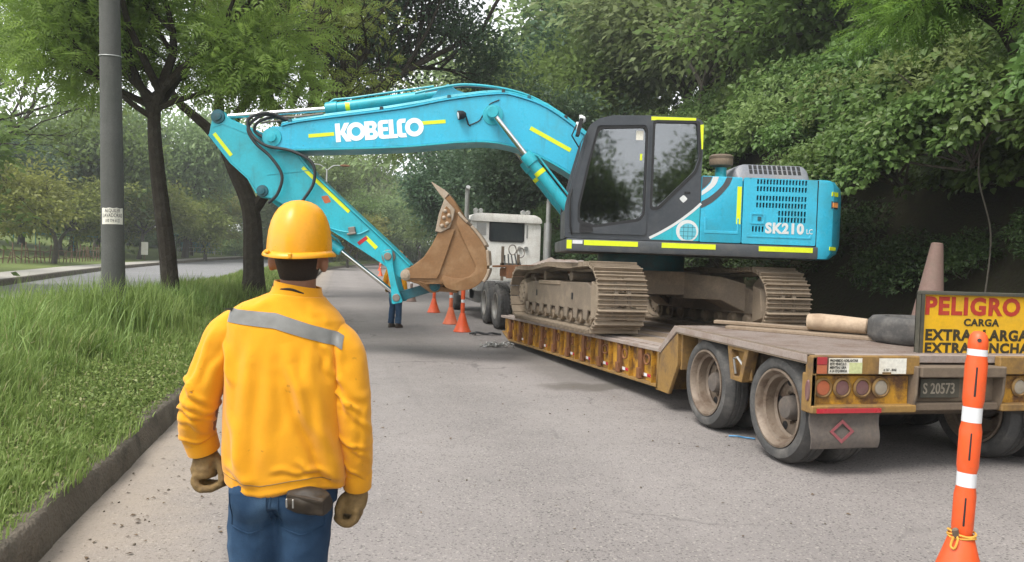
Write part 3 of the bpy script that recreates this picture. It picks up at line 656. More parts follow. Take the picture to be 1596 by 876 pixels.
mb = MB(); mb.prism(rpoly([(3.30, 2.60), (3.34, 2.74), (3.50, 2.82), (5.08, 2.82), (5.24, 2.74), (5.28, 2.60)], .05, 3), 19.52, 21.65, 'y'); mb.build('roof', m_truck, cab, bev=.03, seg=2)
mb = MB()
for x in (3.55, 3.62, 3.7): mb.b2(x, x + .012, 19.585, 19.60, 2.25, 2.55)
mb.b2(3.5, 3.76, 19.588, 19.60, 2.24, 2.56); mb.b2(4.86, 4.9, 19.588, 19.6, 2.2, 2.55); mb.build('vent_panel', m_galv, cab)
for x in (3.52, 3.66, 4.83, 4.97):
    mb = MB(); mb.b2(x - .05, x + .05, 19.9, 20.0, 2.82, 2.86); mb.cyl((x, 19.88, 2.91), (x, 20.05, 2.91), .055, 14); mb.build('roof_lamp', m_galv, tk, bev=.004)
for x, top, bot in ((3.19, 3.44, 1.0), (5.40, 3.26, 1.0)):
    mb = MB(); mb.tube([(x, 19.4, bot), (x, 19.4, top - .15), (x - .0, 19.38, top - .04), (x, 19.30, top + .02)], [.062, .062, .062, .058], 16); ex = mb.build('exhaust_stack', m_galv, tk)
    MB().cyl((x, 19.4, bot + .5), (x, 19.4, bot + 1.62), .105, 18).build('heat_shield', m_galv, ex)
MB().tube([(2.76, 20.6, 2.6), (2.76, 20.6, 3.5)], .008, 6).build('antenna', m_galv, tk)
mb = MB(); mb.tube([(3.3, 21.2, 2.5), (2.78, 20.9, 2.6), (2.76, 20.6, 2.62)], .014, 6); mb.b2(2.62, 2.86, 20.62, 20.68, 2.1, 2.6); mb.build('mirror', m_galv, tk)
mb = MB(); mb.b2(3.95, 4.12, 15.6, 24.4, .62, .86); mb.b2(4.75, 4.92, 15.6, 24.4, .62, .86); mb.b2(3.9, 4.95, 16.2, 16.4, .6, .95); mb.b2(3.98, 4.88, 16.6, 17.6, .92, 1.06); mb.build('chassis', m_steel, tk, bev=.01)
mb = MB(); mb.b2(3.4, 5.2, 21.5, 24.2, .9, 1.9); mb.build('bonnet', m_truck, tk, bev=.12, seg=3)
mb = MB(); mb.b2(3.42, 5.2, 18.95, 19.55, .78, 1.06); mb.b2(3.36, 3.5, 19.6, 21.4, .55, 1.06); mb.cyl((3.62, 19.6, .72), (3.62, 21.2, .72), .28, 20); mb.build('fuel_tank', m_galv, tk, bev=.01)
TWH = wheel_meshes(.53, .30, .29, m_drim, 'tractor', .14)
for y in (17.05, 18.40):
    for x, flip in ((3.54, 0), (4.18, 1), (4.65, 0), (5.3, 1)): put_wheel(TWH, tk, T(x, y, .53) @ (RZ(180) if flip else I4) @ RX(y * 33), x < 3.7)
    MB().cyl((3.7, y, .53), (5.1, y, .53), .09, 12).build('axle', m_steel, tk)
# tread lugs on the dual tyres facing the camera
lug = MB(); 
for k in range(40):
    a = 2 * math.pi * k / 40
    for xx in (.05, .13, .21): lug.box((xx, math.cos(a + .08 * (xx > .1)) * .531, math.sin(a + .08 * (xx > .1)) * .531), (.055, .05, .014), Matrix.Rotation(a + .08 * (xx > .1) - math.pi / 2, 3, 'X'))
lugm = lug.mesh('tread_lugs', m_tyre)
for w_ in [c for c in tk.children if c.name.startswith('wheel')]:
    if WM[w_.name].translation.x < 4.0: tag(inst('tread_lugs', lugm, w_, WM[w_.name]), kind='stuff')
for x, flip in ((3.45, 0), (5.3, 1)): put_wheel(TWH, tk, T(x, 23.2, .53) @ (RZ(180) if flip else I4))
# hoses, chains and brackets behind the cab
mb = MB(); mb.b2(4.08, 4.14, 19.0, 19.1, 1.0, 1.95); mb.b2(4.5, 4.56, 19.0, 19.1, 1.0, 1.75); mb.b2(4.05, 4.6, 19.0, 19.06, 1.45, 1.52); mb.build('hose_rack', m_brown, tk)
for j in range(5):
    pts = [(4.2 + .09 * j, 19.2, 1.72 + .03 * (j % 2)), (4.16 + .1 * j, 18.9, 1.45), (4.2 + .07 * j, 18.5, 1.18 - .03 * j), (4.35 + .05 * j, 17.8, 1.25), (4.45, 17.2, 1.3)]
    MB().tube(smooth_curve(pts, 8), .018, 7).build('air_hose', m_hose, tk)
for x, z in ((4.38, 1.93), (4.6, 1.86)):
    MB().tube([(x + .1 * math.cos(a), 19.1 + .02 * math.sin(3 * a), z - .06 + .13 * math.sin(a)) for a in np.linspace(0, 6.28, 17)[:-1]], .016, 6, closed=True).build('coiled_hose', m_steel, tk)
for x in (4.68, 4.86):
    mb = MB(); mb.lathe([(.055, 0), (.06, .03), (.04, .08), (0, .09)], (x, 19.55, 1.92), (0, 1, 0), 16); mb.build('work_lamp', m_galv, tk)
# ------------------------------------------------------------------ excavator
exc = thing('excavator', 'turquoise crawler excavator with raised boom loaded on the trailer', 'excavator', T(4.8, 11.5, .63))
HF = T(4.9, 11.0, 0) @ RZ(180 - 12.9)                      # upper works: x forward along the boom, y to the operator's left, z up
UF = T(4.8, 11.5, .645) @ RZ(2) @ RX(-1.25)                # undercarriage: x right, y forward
def ribbon(path, t):
    """closed 2-D polygon: path thickened by t to its left"""
    P = [Vector(p) for p in path]; out = []
    for i, p in enumerate(P):
        d = (P[min(i + 1, len(P) - 1)] - P[max(i - 1, 0)]).normalized(); out.append(p + Vector((-d.y, d.x)) * t)
    return [tuple(p) for p in P] + [tuple(p) for p in reversed(out)]
def sc2(pts, n=5): return [(p.x, p.y) for p in smooth_curve([(a, b, 0) for a, b in pts], n)]

# boom
top = sc2([(5.92, 3.53), (5.55, 3.62), (4.14, 3.85), (3.37, 4.02), (2.63, 4.13), (2.31, 4.10), (1.87, 3.95), (1.36, 3.62), (.78, 3.14), (.15, 2.55)])
bot = sc2([(.22, 2.2), (.45, 2.2), (1.06, 2.69), (1.48, 2.98), (1.9, 3.2), (2.31, 3.35), (2.7, 3.415), (3.16, 3.40), (4.13, 3.29), (5.54, 3.20), (5.98, 3.18)])
bpoly = top + bot + [(6.15, 3.24), (6.21, 3.35), (6.17, 3.47), (6.06, 3.53)]
mb = MB(); mb.prism(bpoly, -.26, .26, 'y'); boom = mb.build('boom', m_teal, exc, HF, bev=.012)
mb = MB(); mb.prism(ribbon(bot[6:], -.028), -.295, .295, 'y'); mb.build('bottom_flange', m_teal2, boom, HF, bev=.004)
mb = MB(); mb.prism(ribbon(top[:-6], -.025), -.285, .285, 'y'); mb.build('top_flange', m_teal, boom, HF, bev=.004)
for x, z, r in ((6.06, 3.36, .12), (2.69, 3.82, .13)):
    for s in (-1, 1):
        mb = MB(); mb.lathe([(r + .03, 0), (r + .025, .018), (r * .62, .022), (r * .6, .05), (0, .055)], (x, s * .26, z), (0, s, 0), 24); mb.build('pin_boss', m_teal2, boom, HF)
def strip3(p, q_, w, y, parent, mat=m_strip, name='reflective_strip', fr=HF):
    mb = MB(); d = (Vector(q_) - Vector(p)).normalized(); n = Vector((-d.y, d.x)) * w / 2; P, Q = Vector(p), Vector(q_)
    mb.prism([tuple(P + n), tuple(Q + n), tuple(Q - n), tuple(P - n)], y, y + .003, 'y'); return mb.build(name, mat, parent, fr)
strip3((5.50, 3.40), (5.11, 3.445), .055, .2605, boom); strip3((3.79, 3.655), (3.41, 3.695), .055, .2605, boom); strip3((2.11, 3.64), (1.48, 3.32), .062, .2605, boom)
# lettering on the boom flank, drawn as geometric capitals
def arcpts(cx_, cz_, r, a0, a1, n=8): return [(cx_ + r * math.cos(math.radians(a)), cz_ + r * math.sin(math.radians(a))) for a in np.linspace(a0, a1, n)]
LET = []
LET.append((0.0, [(0, 0), (.26, 0), (.26, .40), (.29, .40), (.54, 0), (.84, 0), (.50, .52), (.78, 1), (.50, 1), (.29, .60), (.26, .60), (.26, 1), (0, 1)], []))
LET.append((.64, arcpts(.47, .5, .5, 0, 345, 24), [arcpts(.47, .5, .245, 0, 345, 20)]))
LET.append((1.57, [(0, 0), (.44, 0)] + arcpts(.44, .27, .27, -80, 60, 7) + [(.60, .52)] + arcpts(.42, .75, .25, -50, 80, 7) + [(.42, 1), (0, 1)], [[(.26, .23), (.42, .23), (.46, .30), (.42, .38), (.26, .38)], [(.26, .61), (.40, .61), (.44, .69), (.40, .77), (.26, .77)]]))
LET.append((2.29, arcpts(.22, .78, .22, 180, 90, 5) + [(.56, 1), (.56, .80), (.30, .80), (.26, .76), (.26, .61), (.54, .61), (.54, .41), (.26, .41), (.26, .26), (.30, .20), (.58, .20), (.58, 0)] + arcpts(.22, .22, .22, 270, 180, 5), []))
LET.append((2.88, [(0, 0), (.46, 0), (.46, .21), (.25, .21), (.25, 1), (0, 1)], []))
LET.append((3.32, arcpts(.22, .78, .22, 180, 90, 5) + [(.50, 1), (.46, .78), (.30, .78), (.26, .74), (.26, .26), (.30, .22), (.46, .22), (.50, 0)] + arcpts(.22, .22, .22, 270, 180, 5), []))
LET.append((3.76, arcpts(.49, .5, .5, 0, 345, 24), [arcpts(.49, .5, .245, 0, 345, 20)]))
LF = HF @ T(5.075, .2612, 3.315) @ RY(-5.5 + 180) @ Matrix.Diagonal((1, 1, 1, 1))
for x0, P, Hs in LET:
    k = .285; mb = MB()
    conv = lambda l: [(5.075 - ((x0 + u) * k * math.cos(math.radians(6)) - w * k * math.sin(math.radians(0))) + w * k * .10, 3.318 + w * k * .99 + (x0 + u) * k * math.sin(math.radians(6.2)) * 1.0) for u, w in l]
    mb.prism(conv(P), .2608, .264, 'y', holes=[conv(h) for h in Hs]); mb.build('lettering', m_white, boom, HF, smooth=False)
# work lamp on the boom
mb = MB(); mb.lathe([(.03, 0), (.062, .04), (.072, .12), (.066, .125), (0, .115)], (3.10, .32, 3.80), (.92, .3, -.2), 18); lm = mb.build('work_lamp', m_black, boom, HF)
mb = MB(); mb.lathe([(.06, .121), (.04, .128), (0, .13)], (3.10, .32, 3.80), (.92, .3, -.2), 18); mb.build('lens', m_refl, lm, HF) if False else mb.build('lamp_lens', m_refl, boom, HF)
mb = MB(); mb.tube([(3.1, .3, 3.78), (3.06, .28, 3.66), (3.03, .26, 3.64)], .013, 6); mb.build('lamp_bracket', m_black, boom, HF)
mb = MB(); mb.tube(smooth_curve([(3.04, .27, 3.65), (2.9, .268, 3.72), (2.85, .268, 3.8), (2.78, .268, 3.88), (2.74, .268, 3.98), (2.6, .268, 4.05)], 6), .008, 6); mb.build('lamp_cable', m_black, boom, HF)
# steel pipes and hoses along the boom top
for i, (dy, dz) in enumerate(((.24, .045), (.19, .075), (.13, .045))):
    pts = [(x, dy, z + dz) for x, z in top[0:44:3]]; MB().tube(pts, .019, 8).build('hydraulic_pipe', m_teal2, boom, HF)
for i in range(7):
    x, z = top[3 + 6 * i]; mb = MB(); mb.box((x, .18, z + .045), (.05, .2, .07)); mb.build('pipe_clamp', m_hose if i % 2 else m_tealdk, boom, HF, bev=.006)
for dy in (.20, .06):
    pts = [(3.9, dy, 4.12), (3.5, dy, 4.22), (3.1, dy, 4.28), (2.5, dy, 4.23), (2.0, dy, 4.08), (1.4, dy, 3.72), (1.15, dy, 3.5)]
    MB().tube(smooth_curve(pts, 6), .02, 8).build('top_hose', m_teal2 if dy > .1 else m_hose, boom, HF)
for i, pts in enumerate(([(5.75, .22, 3.60), (6.1, .3, 3.72), (6.38, .36, 3.62), (6.35, .36, 3.4), (6.12, .36, 3.22), (5.72, .33, 3.15), (5.42, .30, 2.98), (5.40, .28, 2.68), (5.58, .26, 2.38), (5.68, .22, 2.20)],
                         [(5.78, .16, 3.60), (6.15, .28, 3.70), (6.40, .33, 3.50), (6.30, .33, 3.27), (6.05, .32, 3.05), (5.88, .30, 2.78), (5.95, .27, 2.5), (6.10, .22, 2.36)],
                         [(5.7, .12, 3.62), (6.05, .2, 3.68), (6.28, .26, 3.58), (6.33, .25, 3.45), (6.2, .25, 3.36)])):
    MB().tube(smooth_curve(pts, 8), .024, 9).build('hydraulic_hose', m_hose, exc, HF)
for i, z in enumerate((3.66, 3.70)):
    MB().tube(smooth_curve([(5.3, .1 + .1 * i, z + .06), (5.7, .1 + .1 * i, z), (6.0, .12 + .08 * i, z - .02), (6.25, .2, z - .08)], 6), .017, 7).build('hose_fitting', m_steel, exc, HF)
# arm
arm_p = [(7.06, 3.37), (7.02, 3.60), (6.99, 3.71), (6.92, 3.75), (6.84, 3.73), (6.76, 3.64), (6.33, 3.48), (5.95, 3.32), (5.68, 3.11), (5.43, 2.82), (4.83, 2.29), (4.21, 1.75), (3.86, 1.43), (3.83, 1.33), (3.88, 1.24), (4.03, 1.26), (4.32, 1.48), (4.98, 1.88), (5.49, 2.17), (6.09, 2.43), (6.17, 2.44), (6.24, 2.44), (6.30, 2.50), (6.44, 2.72), (6.71, 2.95)]
mb = MB(); mb.prism(arm_p, -.19, .19, 'y'); arm = mb.build('arm', m_teal2, exc, HF, bev=.012)
mb = MB(); mb.prism(ribbon([(7.06, 3.37), (6.71, 2.95), (6.44, 2.72), (6.30, 2.50)], -.022), -.215, .215, 'y'); mb.prism(ribbon([(5.68, 3.11), (5.43, 2.82), (4.83, 2.29), (4.21, 1.75), (3.9, 1.46)], -.022), -.215, .215, 'y'); mb.prism(ribbon([(5.49, 2.17), (4.98, 1.88), (4.32, 1.48), (4.05, 1.28)], -.02), -.21, .21, 'y')
mb.build('edge_flange', m_teal2, arm, HF, bev=.003)
mb = MB(); mb.prism(ribbon([(6.15, 2.80), (5.42, 2.90)], .012), .19, .197, 'y'); mb.build('weld_seam', m_teal2, arm, HF); mb = MB(); mb.prism(ribbon([(7.0, 3.50), (6.85, 3.56), (6.4, 3.40)], .012), .19, .197, 'y'); mb.build('weld_seam', m_teal2, arm, HF)
for x, z, r in ((6.92, 3.66, .085), (6.21, 2.54, .07), (4.23, 1.60, .085), (3.91, 1.33, .085)):
    mb = MB(); mb.lathe([(r + .025, 0), (r + .02, .02), (r * .75, .024), (r * .72, .045), (0, .05)], (x, .19, z), (0, 1, 0), 22); mb.build('pin_boss', m_steel if x < 5 else m_tealdk, arm, HF)
strip3((6.975, 3.40), (6.70, 3.07), .055, .1905, arm); strip3((5.60, 2.925), (4.86, 2.265), .055, .1905, arm); strip3((4.60, 1.89), (4.42, 1.72), .06, .1905, arm)
mb = MB(); mb.prism(rpoly([(5.30, 2.49), (5.20, 2.51), (5.14, 2.41), (5.24, 2.38)], .02), .1905, .193, 'y'); mb.build('orange_sticker', m_amber, arm, HF)
mb = MB(); mb.box((4.64, .192, 1.83), (.17, .004, .055), (0, 38, 0)); mb.build('red_sticker', m_red, arm, HF)
mb = MB(); mb.box((4.80, .22, 1.98), (.10, .07, .11), (0, 10, 0)); mb.box((4.80, .24, 1.93), (.14, .08, .03), (0, 10, 0)); mb.build('hose_block', m_steel, arm, HF, bev=.006)
MB().tube(smooth_curve([(5.35, .22, 2.08), (5.05, .215, 1.98), (4.85, .22, 1.95), (4.7, .21, 1.93), (4.55, .2, 2.0)], 5), .012, 7).build('arm_pipe', m_teal2, arm, HF)
# cylinders
def cylinder(p, mid, q_, rr, br_, y, name, pin=.06, strip=True, rodmat=m_chrome):
    p, mid, q_ = ((a[0], y, a[1]) for a in (p, mid, q_)); p, mid, q_ = Vector(p), Vector(mid), Vector(q_); d = (q_ - p).normalized()
    b = MB(); b.tube([mid - d * .02, mid, mid + d * .16, mid + d * .17, q_], [br_ * 1.12, br_ * 1.18, br_ * 1.18, br_, br_], 22); body = b.build(name, m_teal2, exc, HF, ang=30)
    r = MB(); r.tube([p, mid], rr, 18); r.build('rod', rodmat, body, HF)
    e = MB(); e.cyl(p + Vector((0, -.09, 0)), p + Vector((0, .09, 0)), pin * 1.5, 18); e.build('rod_eye', m_teal2, body, HF, bev=.008)
    e = MB(); e.cyl(q_ + Vector((0, -.09, 0)), q_ + Vector((0, .09, 0)), pin * 1.6, 18); e.build('base_eye', m_teal2, body, HF, bev=.008)
    if strip:
        s_ = MB(); s_.tube([mid + d * .30, mid + d * .37], br_ * 1.03, 22, caps=False); s_.build('reflective_band', m_strip, body, HF)
    u = MB(); n = Vector((d.z, 0, -d.x)); n = n if n.z > 0 else -n
    u.tube([mid + d * .05 + n * br_ * 1.1, mid + d * .12 + n * br_ * 1.55, mid + d * .4 + n * br_ * 1.5, q_ - d * .2 + n * br_ * 1.5], .016, 7); u.build('cylinder_pipe', m_teal2, body, HF)
    return body
cylinder((6.95, 3.69), (5.29, 3.87), (3.42, 4.18), .042, .088, 0, 'arm_cylinder')
mb = MB()
for y in (-.14, .14): mb.prism([(3.75, 3.92), (3.55, 4.2), (3.40, 4.29), (3.26, 4.2), (2.9, 4.09)], y - .025, y + .025, 'y')
mb.build('cylinder_bracket', m_teal, boom, HF, bev=.008)
for y in (.42, -.42): cylinder((2.69, 3.82), (2.16, 3.20), (1.22, 2.10), .042, .085, y, 'boom_cylinder')
cylinder((4.08, .97), (5.02, 1.665), (6.21, 2.54), .036, .07, 0, 'bucket_cylinder', strip=False)
# bucket linkage
lk = MB()
for y in (-.25, .25):
    P = [Vector((4.23, 1.60)), Vector((4.08, .97))]; d = (P[1] - P[0]).normalized(); n = Vector((-d.y, d.x))
    lk.prism(rpoly([tuple(P[0] - d * .09 + n * .085), tuple(P[0] - d * .09 - n * .085), tuple(P[0] + d * .18 - n * .05), tuple(P[1] - d * .18 - n * .05), tuple(P[1] + d * .09 - n * .085), tuple(P[1] + d * .09 + n * .085), tuple(P[1] - d * .18 + n * .05), tuple(P[0] + d * .18 + n * .05)], .03, 3), y - .03, y + .03, 'y')
lko = lk.build('bucket_link', m_teal2, exc, HF, bev=.006)
for x, z in ((4.23, 1.60), (4.08, .97)): MB().cyl((x, -.3, z), (x, .3, z), .06, 18).build('pin', m_steel, lko, HF, bev=.008)
lk = MB(); P = [Vector((4.10, .965)), Vector((3.49, 1.17))]; d = (P[1] - P[0]).normalized(); n = Vector((-d.y, d.x))
lk.prism(rpoly([tuple(P[0] - d * .1 + n * .09), tuple(P[0] - d * .1 - n * .09), tuple(P[0] + d * .2 - n * .075), tuple(P[1] + d * .1 - n * .075), tuple(P[1] + d * .1 + n * .075), tuple(P[0] + d * .2 + n * .075)], .03, 3), -.16, .16, 'y')
lk.build('bucket_rod', m_tealdk, exc, HF, bev=.01)
# bucket
shell = sc2([(3.62, 1.20), (3.37, 1.21), (3.30, 1.16), (3.12, 1.12), (2.91, 1.16), (2.76, 1.28), (2.69, 1.43), (2.70, 1.59), (2.74, 1.80), (2.91, 2.03), (3.11, 2.22), (3.17, 2.30)], 4)
mouth = [(3.37, 2.38), (3.44, 2.02), (3.47, 1.93), (3.54, 1.79), (3.65, 1.61), (3.78, 1.50), (3.90, 1.42), (3.97, 1.36), (3.97, 1.29), (3.90, 1.25), (3.75, 1.245), (3.62, 1.25)]
bk = MB(); bk.prism(ribbon(shell, -.03), -.50, .50, 'y'); bucket = bk.build('bucket', m_bucket, exc, HF, bev=.004)
for s in (-1, 1):
    mb = MB(); mb.prism(shell[4:] + mouth, s * .47, s * .50, 'y'); sp_ = mb.build('side_plate', m_bucket, bucket, HF, bev=.004)
    a, b = .50, .528
    lo_, hi_ = (a, b) if s > 0 else (-b, -a)
    a, b = .50, .538; lo_, hi_ = (a, b) if s > 0 else (-b, -a)
    mb = MB(); mb.prism(shell[8:-2] + [(3.17, 2.12), (3.13, 2.03), (2.86, 1.50), (2.875, 1.42), (2.95, 1.345), (3.08, 1.305), (3.22, 1.315), (3.35, 1.345), (3.37, 1.27)], lo_, hi_, 'y'); mb.build('side_rim', m_bucket, bucket, HF, bev=.012, seg=2)
    mb = MB(); mb.prism([(3.19, 2.04), (3.42, 2.03), (3.46, 1.93), (3.53, 1.79), (3.63, 1.62), (3.76, 1.51), (3.86, 1.44), (3.86, 1.28), (3.44, 1.29), (3.40, 1.37)], (.50 if s > 0 else -.532), (.532 if s > 0 else -.50), 'y'); mb.build('stiffener_plate', m_bucket, bucket, HF, bev=.006)
    mb = MB(); mb.prism([(3.20, 2.34), (3.36, 2.50), (3.44, 2.26), (3.485, 2.0), (3.40, 1.985), (3.27, 2.06), (3.22, 2.2)], s * .50, s * .555, 'y'); scp = mb.build('side_cutter', m_wear, bucket, HF, bev=.008)
    mb = MB(); mb.prism([(3.245, 2.16), (3.27, 2.33), (3.33, 2.385), (3.395, 2.28), (3.425, 2.08), (3.32, 2.055)], s * .553, s * .565, 'y'); mb.build('bolt_plate', m_bucket, bucket, HF, bev=.004)
    for (x, z) in ((3.345, 2.31), (3.285, 2.245), (3.36, 2.21), (3.31, 2.125), (3.385, 2.09)):
        mb = MB(); mb.lathe([(.03, 0), (.028, .015), (.016, .024), (0, .026)], (x, s * .563, z), (0, s, 0), 12); mb.build('bolt', m_wear, bucket, HF)
    for i in range(4):                                     # wear shrouds over the shell corner
        seg_ = shell[len(shell) - 7 - i * 6: len(shell) - 1 - i * 6]
        if len(seg_) > 2: mb = MB(); mb.prism(ribbon(seg_, .045), s * .46, s * .556, 'y'); mb.build('corner_shroud', m_wear, bucket, HF, bev=.01)
for y in (-.44, -.22, 0, .22, .44):                        # adapters and teeth along the lip
    d = Vector((.34, 0, .94)).normalized()
    A, B_, C_ = Vector((3.13, y, 2.24)), Vector((3.335, y, 2.53)), Vector((3.57, y, 2.74))
    mb = MB()
    rings = []
    for p, hw, hh in ((A - (B_ - A) * .2, .05, .045), (A + (B_ - A) * .5, .055, .055), (B_, .05, .05)):
        dd = (B_ - A).normalized(); n = Vector((-dd.z, 0, dd.x)); rings.append([p + n * hh + Vector((0, hw, 0)), p + n * hh - Vector((0, hw, 0)), p - n * hh - Vector((0, hw, 0)), p - n * hh + Vector((0, hw, 0))])
    mb.loft(rings); ad = mb.build('tooth_adapter', m_bucket, bucket, HF, bev=.01)
    mb = MB(); rings = []
    for p, hw, hh in ((B_, .062, .058), (B_ + (C_ - B_) * .3, .055, .05), (C_, .05, .006)):
        dd = (C_ - B_).normalized(); n = Vector((-dd.z, 0, dd.x)); rings.append([p + n * hh + Vector((0, hw, 0)), p + n * hh - Vector((0, hw, 0)), p - n * hh - Vector((0, hw, 0)), p - n * hh + Vector((0, hw, 0))])
    mb.loft(rings); mb.build('tooth', m_wear, bucket, HF, bev=.008)
mb = MB()
for y in (-.26, .26): mb.prism([(3.97, 1.40), (4.01, 1.33), (3.97, 1.25), (3.75, 1.19), (3.55, 1.06), (3.42, 1.08), (3.35, 1.2), (3.75, 1.4)], y - .03, y + .03, 'y')
mb.prism([(3.75, 1.24), (3.60, 1.10), (3.15, 1.075), (3.15, 1.125), (3.55, 1.2)], -.30, .30, 'y')
mb.build('hinge_bracket', m_bucket, bucket, HF, bev=.01)
for x, z in ((3.91, 1.33), (3.49, 1.17)):
    mb = MB(); mb.lathe([(.085, 0), (.08, .03), (.05, .035), (.048, .055), (0, .06)], (x, .50 if x > 3.8 else .29, z), (0, 1, 0), 20); mb.build('pin_cap', m_wear if x > 3.8 else m_tealdk, bucket, HF)

# ---- upper works
mb = MB(); mb.b2(-1.93, 1.58, -1.36, 1.38, 1.765, 1.945); deckp = mb.build('deck_skirt', m_skirt, exc, HF, bev=.03, seg=2)
for x0, x1 in ((1.33, .58), (.25, -.50), (-1.10, -1.85)): mb = MB(); mb.b2(x1, x0, 1.380, 1.384, 1.855, 1.925); mb.build('reflective_strip', m_strip, deckp, HF)
mb = MB(); mb.b2(1.50, 1.57, 1.380, 1.384, 1.80, 1.92); mb.build('reflective_strip', m_strip, deckp, HF); mb = MB(); mb.b2(1.35, 1.49, 1.380, 1.384, 1.87, 1.92); mb.build('reflective_strip', m_refl, deckp, HF)
mb = MB(); mb.b2(-1.92, -.30, -1.34, 1.30, 1.94, 2.83); mb.b2(-.32, 1.0, -1.34, -.45, 1.94, 2.75); mb.build('engine_bay', m_tealdk, exc, HF)
# side doors with louvre openings
p1 = rpoly([(-.275, 1.955), (-.275, 2.875), (-.845, 2.87), (-.855, 1.955)], .02, 2)
mb = MB(); mb.prism(p1, 1.30, 1.36, 'y'); d1 = mb.build('front_side_door', m_teal, exc, HF, bev=.012, seg=2)
mb = MB(); mb.prism(rpoly([(-.33, 2.08), (-.33, 2.30), (-.36, 2.30), (-.36, 2.12), (-.79, 2.12), (-.79, 2.30), (-.81, 2.30), (-.81, 2.08)], .015, 2), 1.36, 1.367, 'y'); mb.build('pressed_edge', m_teal, d1, HF, bev=.003)
mb = MB(); mb.b2(-.835, -.775, 1.36, 1.3635, 2.22, 2.74); mb.build('reflective_strip', m_strip, d1, HF)
mb = MB(); mb.prism(sc2([(-.28, 2.42), (-.42, 2.50), (-.55, 2.62), (-.66, 2.76), (-.70, 2.865)]) + sc2([(-.62, 2.865), (-.57, 2.76), (-.47, 2.65), (-.37, 2.57), (-.28, 2.52)]), 1.3603, 1.3625, 'y'); mb.build('grey_swoosh', m_skirt, d1, HF)
mb = MB(); mb.prism(sc2([(-.28, 2.60), (-.38, 2.67), (-.47, 2.76), (-.51, 2.865)]) + [(-.43, 2.865), (-.40, 2.78), (-.33, 2.70), (-.28, 2.66)], 1.3603, 1.3625, 'y'); mb.build('white_swoosh', m_greytxt, d1, HF)
mb = MB(); mb.prism([(-.28, 2.68), (-.34, 2.73), (-.39, 2.79), (-.42, 2.865), (-.28, 2.865)], 1.3603, 1.3625, 'y'); mb.build('charcoal_swoosh', m_skirt, d1, HF)
holes = []
def slot(x, z, w, h): holes.append([(x, z), (x + w, z), (x + w, z + h), (x, z + h)])
for r in range(4):
    for c in range(16): slot(-1.045 - c * .0445 - .027, 2.785 - (r * .098 + (.03 if r > 1 else 0)), .027, .068)
for r in range(2):
    for c in range(9): slot(-1.357 - c * .0445 - .027, 2.355 - r * .09, .027, .07)
for c in range(4): slot(-1.0 - c * .045 - .027, 2.125, .027, .075)
mb = MB(); mb.prism(rpoly([(-.862, 1.955), (-.862, 2.87), (-1.885, 2.865), (-1.89, 1.955)], .02, 2), 1.325, 1.36, 'y', holes=holes); d2 = mb.build('engine_side_door', m_teal, exc, HF, smooth=False)
mb = MB(); mb.b2(-1.85, -.9, 1.301, 1.305, 2.0, 2.86); mb.build('louvre_backing', m_black, d2, HF)
mb = MB(); mb.prism(rpoly([(-.93, 2.045), (-.93, 2.10), (-.95, 2.10), (-.955, 2.07), (-1.80, 2.07), (-1.81, 2.10), (-1.83, 2.10), (-1.83, 2.045)], .012, 2), 1.36, 1.367, 'y'); mb.build('pressed_edge', m_teal, d2, HF, bev=.003)
mb = MB(); mb.prism(rpoly([(-.965, 2.23), (-.965, 2.385), (-1.17, 2.385), (-1.17, 2.23)], .02), 1.36, 1.370, 'y', holes=[rpoly([(-.99, 2.255), (-.99, 2.36), (-1.145, 2.36), (-1.145, 2.255)], .015)]); mb.build('latch_frame', m_teal, d2, HF, bev=.003)
mb = MB(); mb.b2(-1.12, -1.07, 1.36, 1.372, 2.28, 2.335); mb.build('door_latch', m_tealdk, d2, HF, bev=.004)
TXF = lambda x, z, y: HF @ T(x, y, z) @ RZ(180) @ RX(90)
inst('lettering', text_mesh('SK210', .195, m_greytxt, .048, .002, .96, space=1.12), d2, TXF(-1.185, 2.115, 1.3615)); inst('lettering', text_mesh('LC', .10, m_greytxt, .01, .002, .75), d2, TXF(-1.755, 2.115, 1.3615))
# counterweight
def cwring(z, s):
    pts = [(-1.90, 1.365), (-2.02, 1.365), (-2.13, 1.33), (-2.22, 1.24), (-2.42, .9), (-2.56, .5), (-2.62, 0), (-2.56, -.5), (-2.42, -.9), (-2.22, -1.24), (-2.02, -1.365), (-1.90, -1.365)]
    return [(-1.90 + (x + 1.90) * s, y * (1 if x > -1.95 else (.96 + .04 * s)), z) for x, y in pts]
mb = MB(); mb.loft([cwring(1.775, .72), cwring(1.86, .93), cwring(1.98, 1.0), cwring(2.65, 1.0), cwring(2.79, .97), cwring(2.855, .86), cwring(2.87, .7)])
cw = mb.build('counterweight', m_teal, exc, HF, ang=25)
mb = MB(); mb.b2(-1.898, -1.892, -1.34, 1.3665, 1.80, 2.86); mb.build('panel_gap', m_black, cw, HF)
for z0, z1, mt, nm in ((2.655, 2.715, m_strip, 'reflective_strip'), (1.90, 1.95, m_strip, 'reflective_strip'), (2.48, 2.585, m_cab, 'lamp_housing'), (2.50, 2.565, m_orangel, 'side_lamp')):
    o_ = .012 if nm != 'side_lamp' else .022; q0, q1 = (.02, .98) if nm != 'side_lamp' else (.15, .9)
    A, B_ = Vector((-2.09, 1.343)), Vector((-2.22, 1.24)); n = Vector((-.62, .78)); P0 = A + (B_ - A) * q0; P1 = A + (B_ - A) * q1
    mb = MB(); mb.prism([tuple(P0 + n * .002), tuple(P1 + n * .002), tuple(P1 + n * o_), tuple(P0 + n * o_)], z0, z1, 'z'); mb.build(nm, mt, cw, HF)
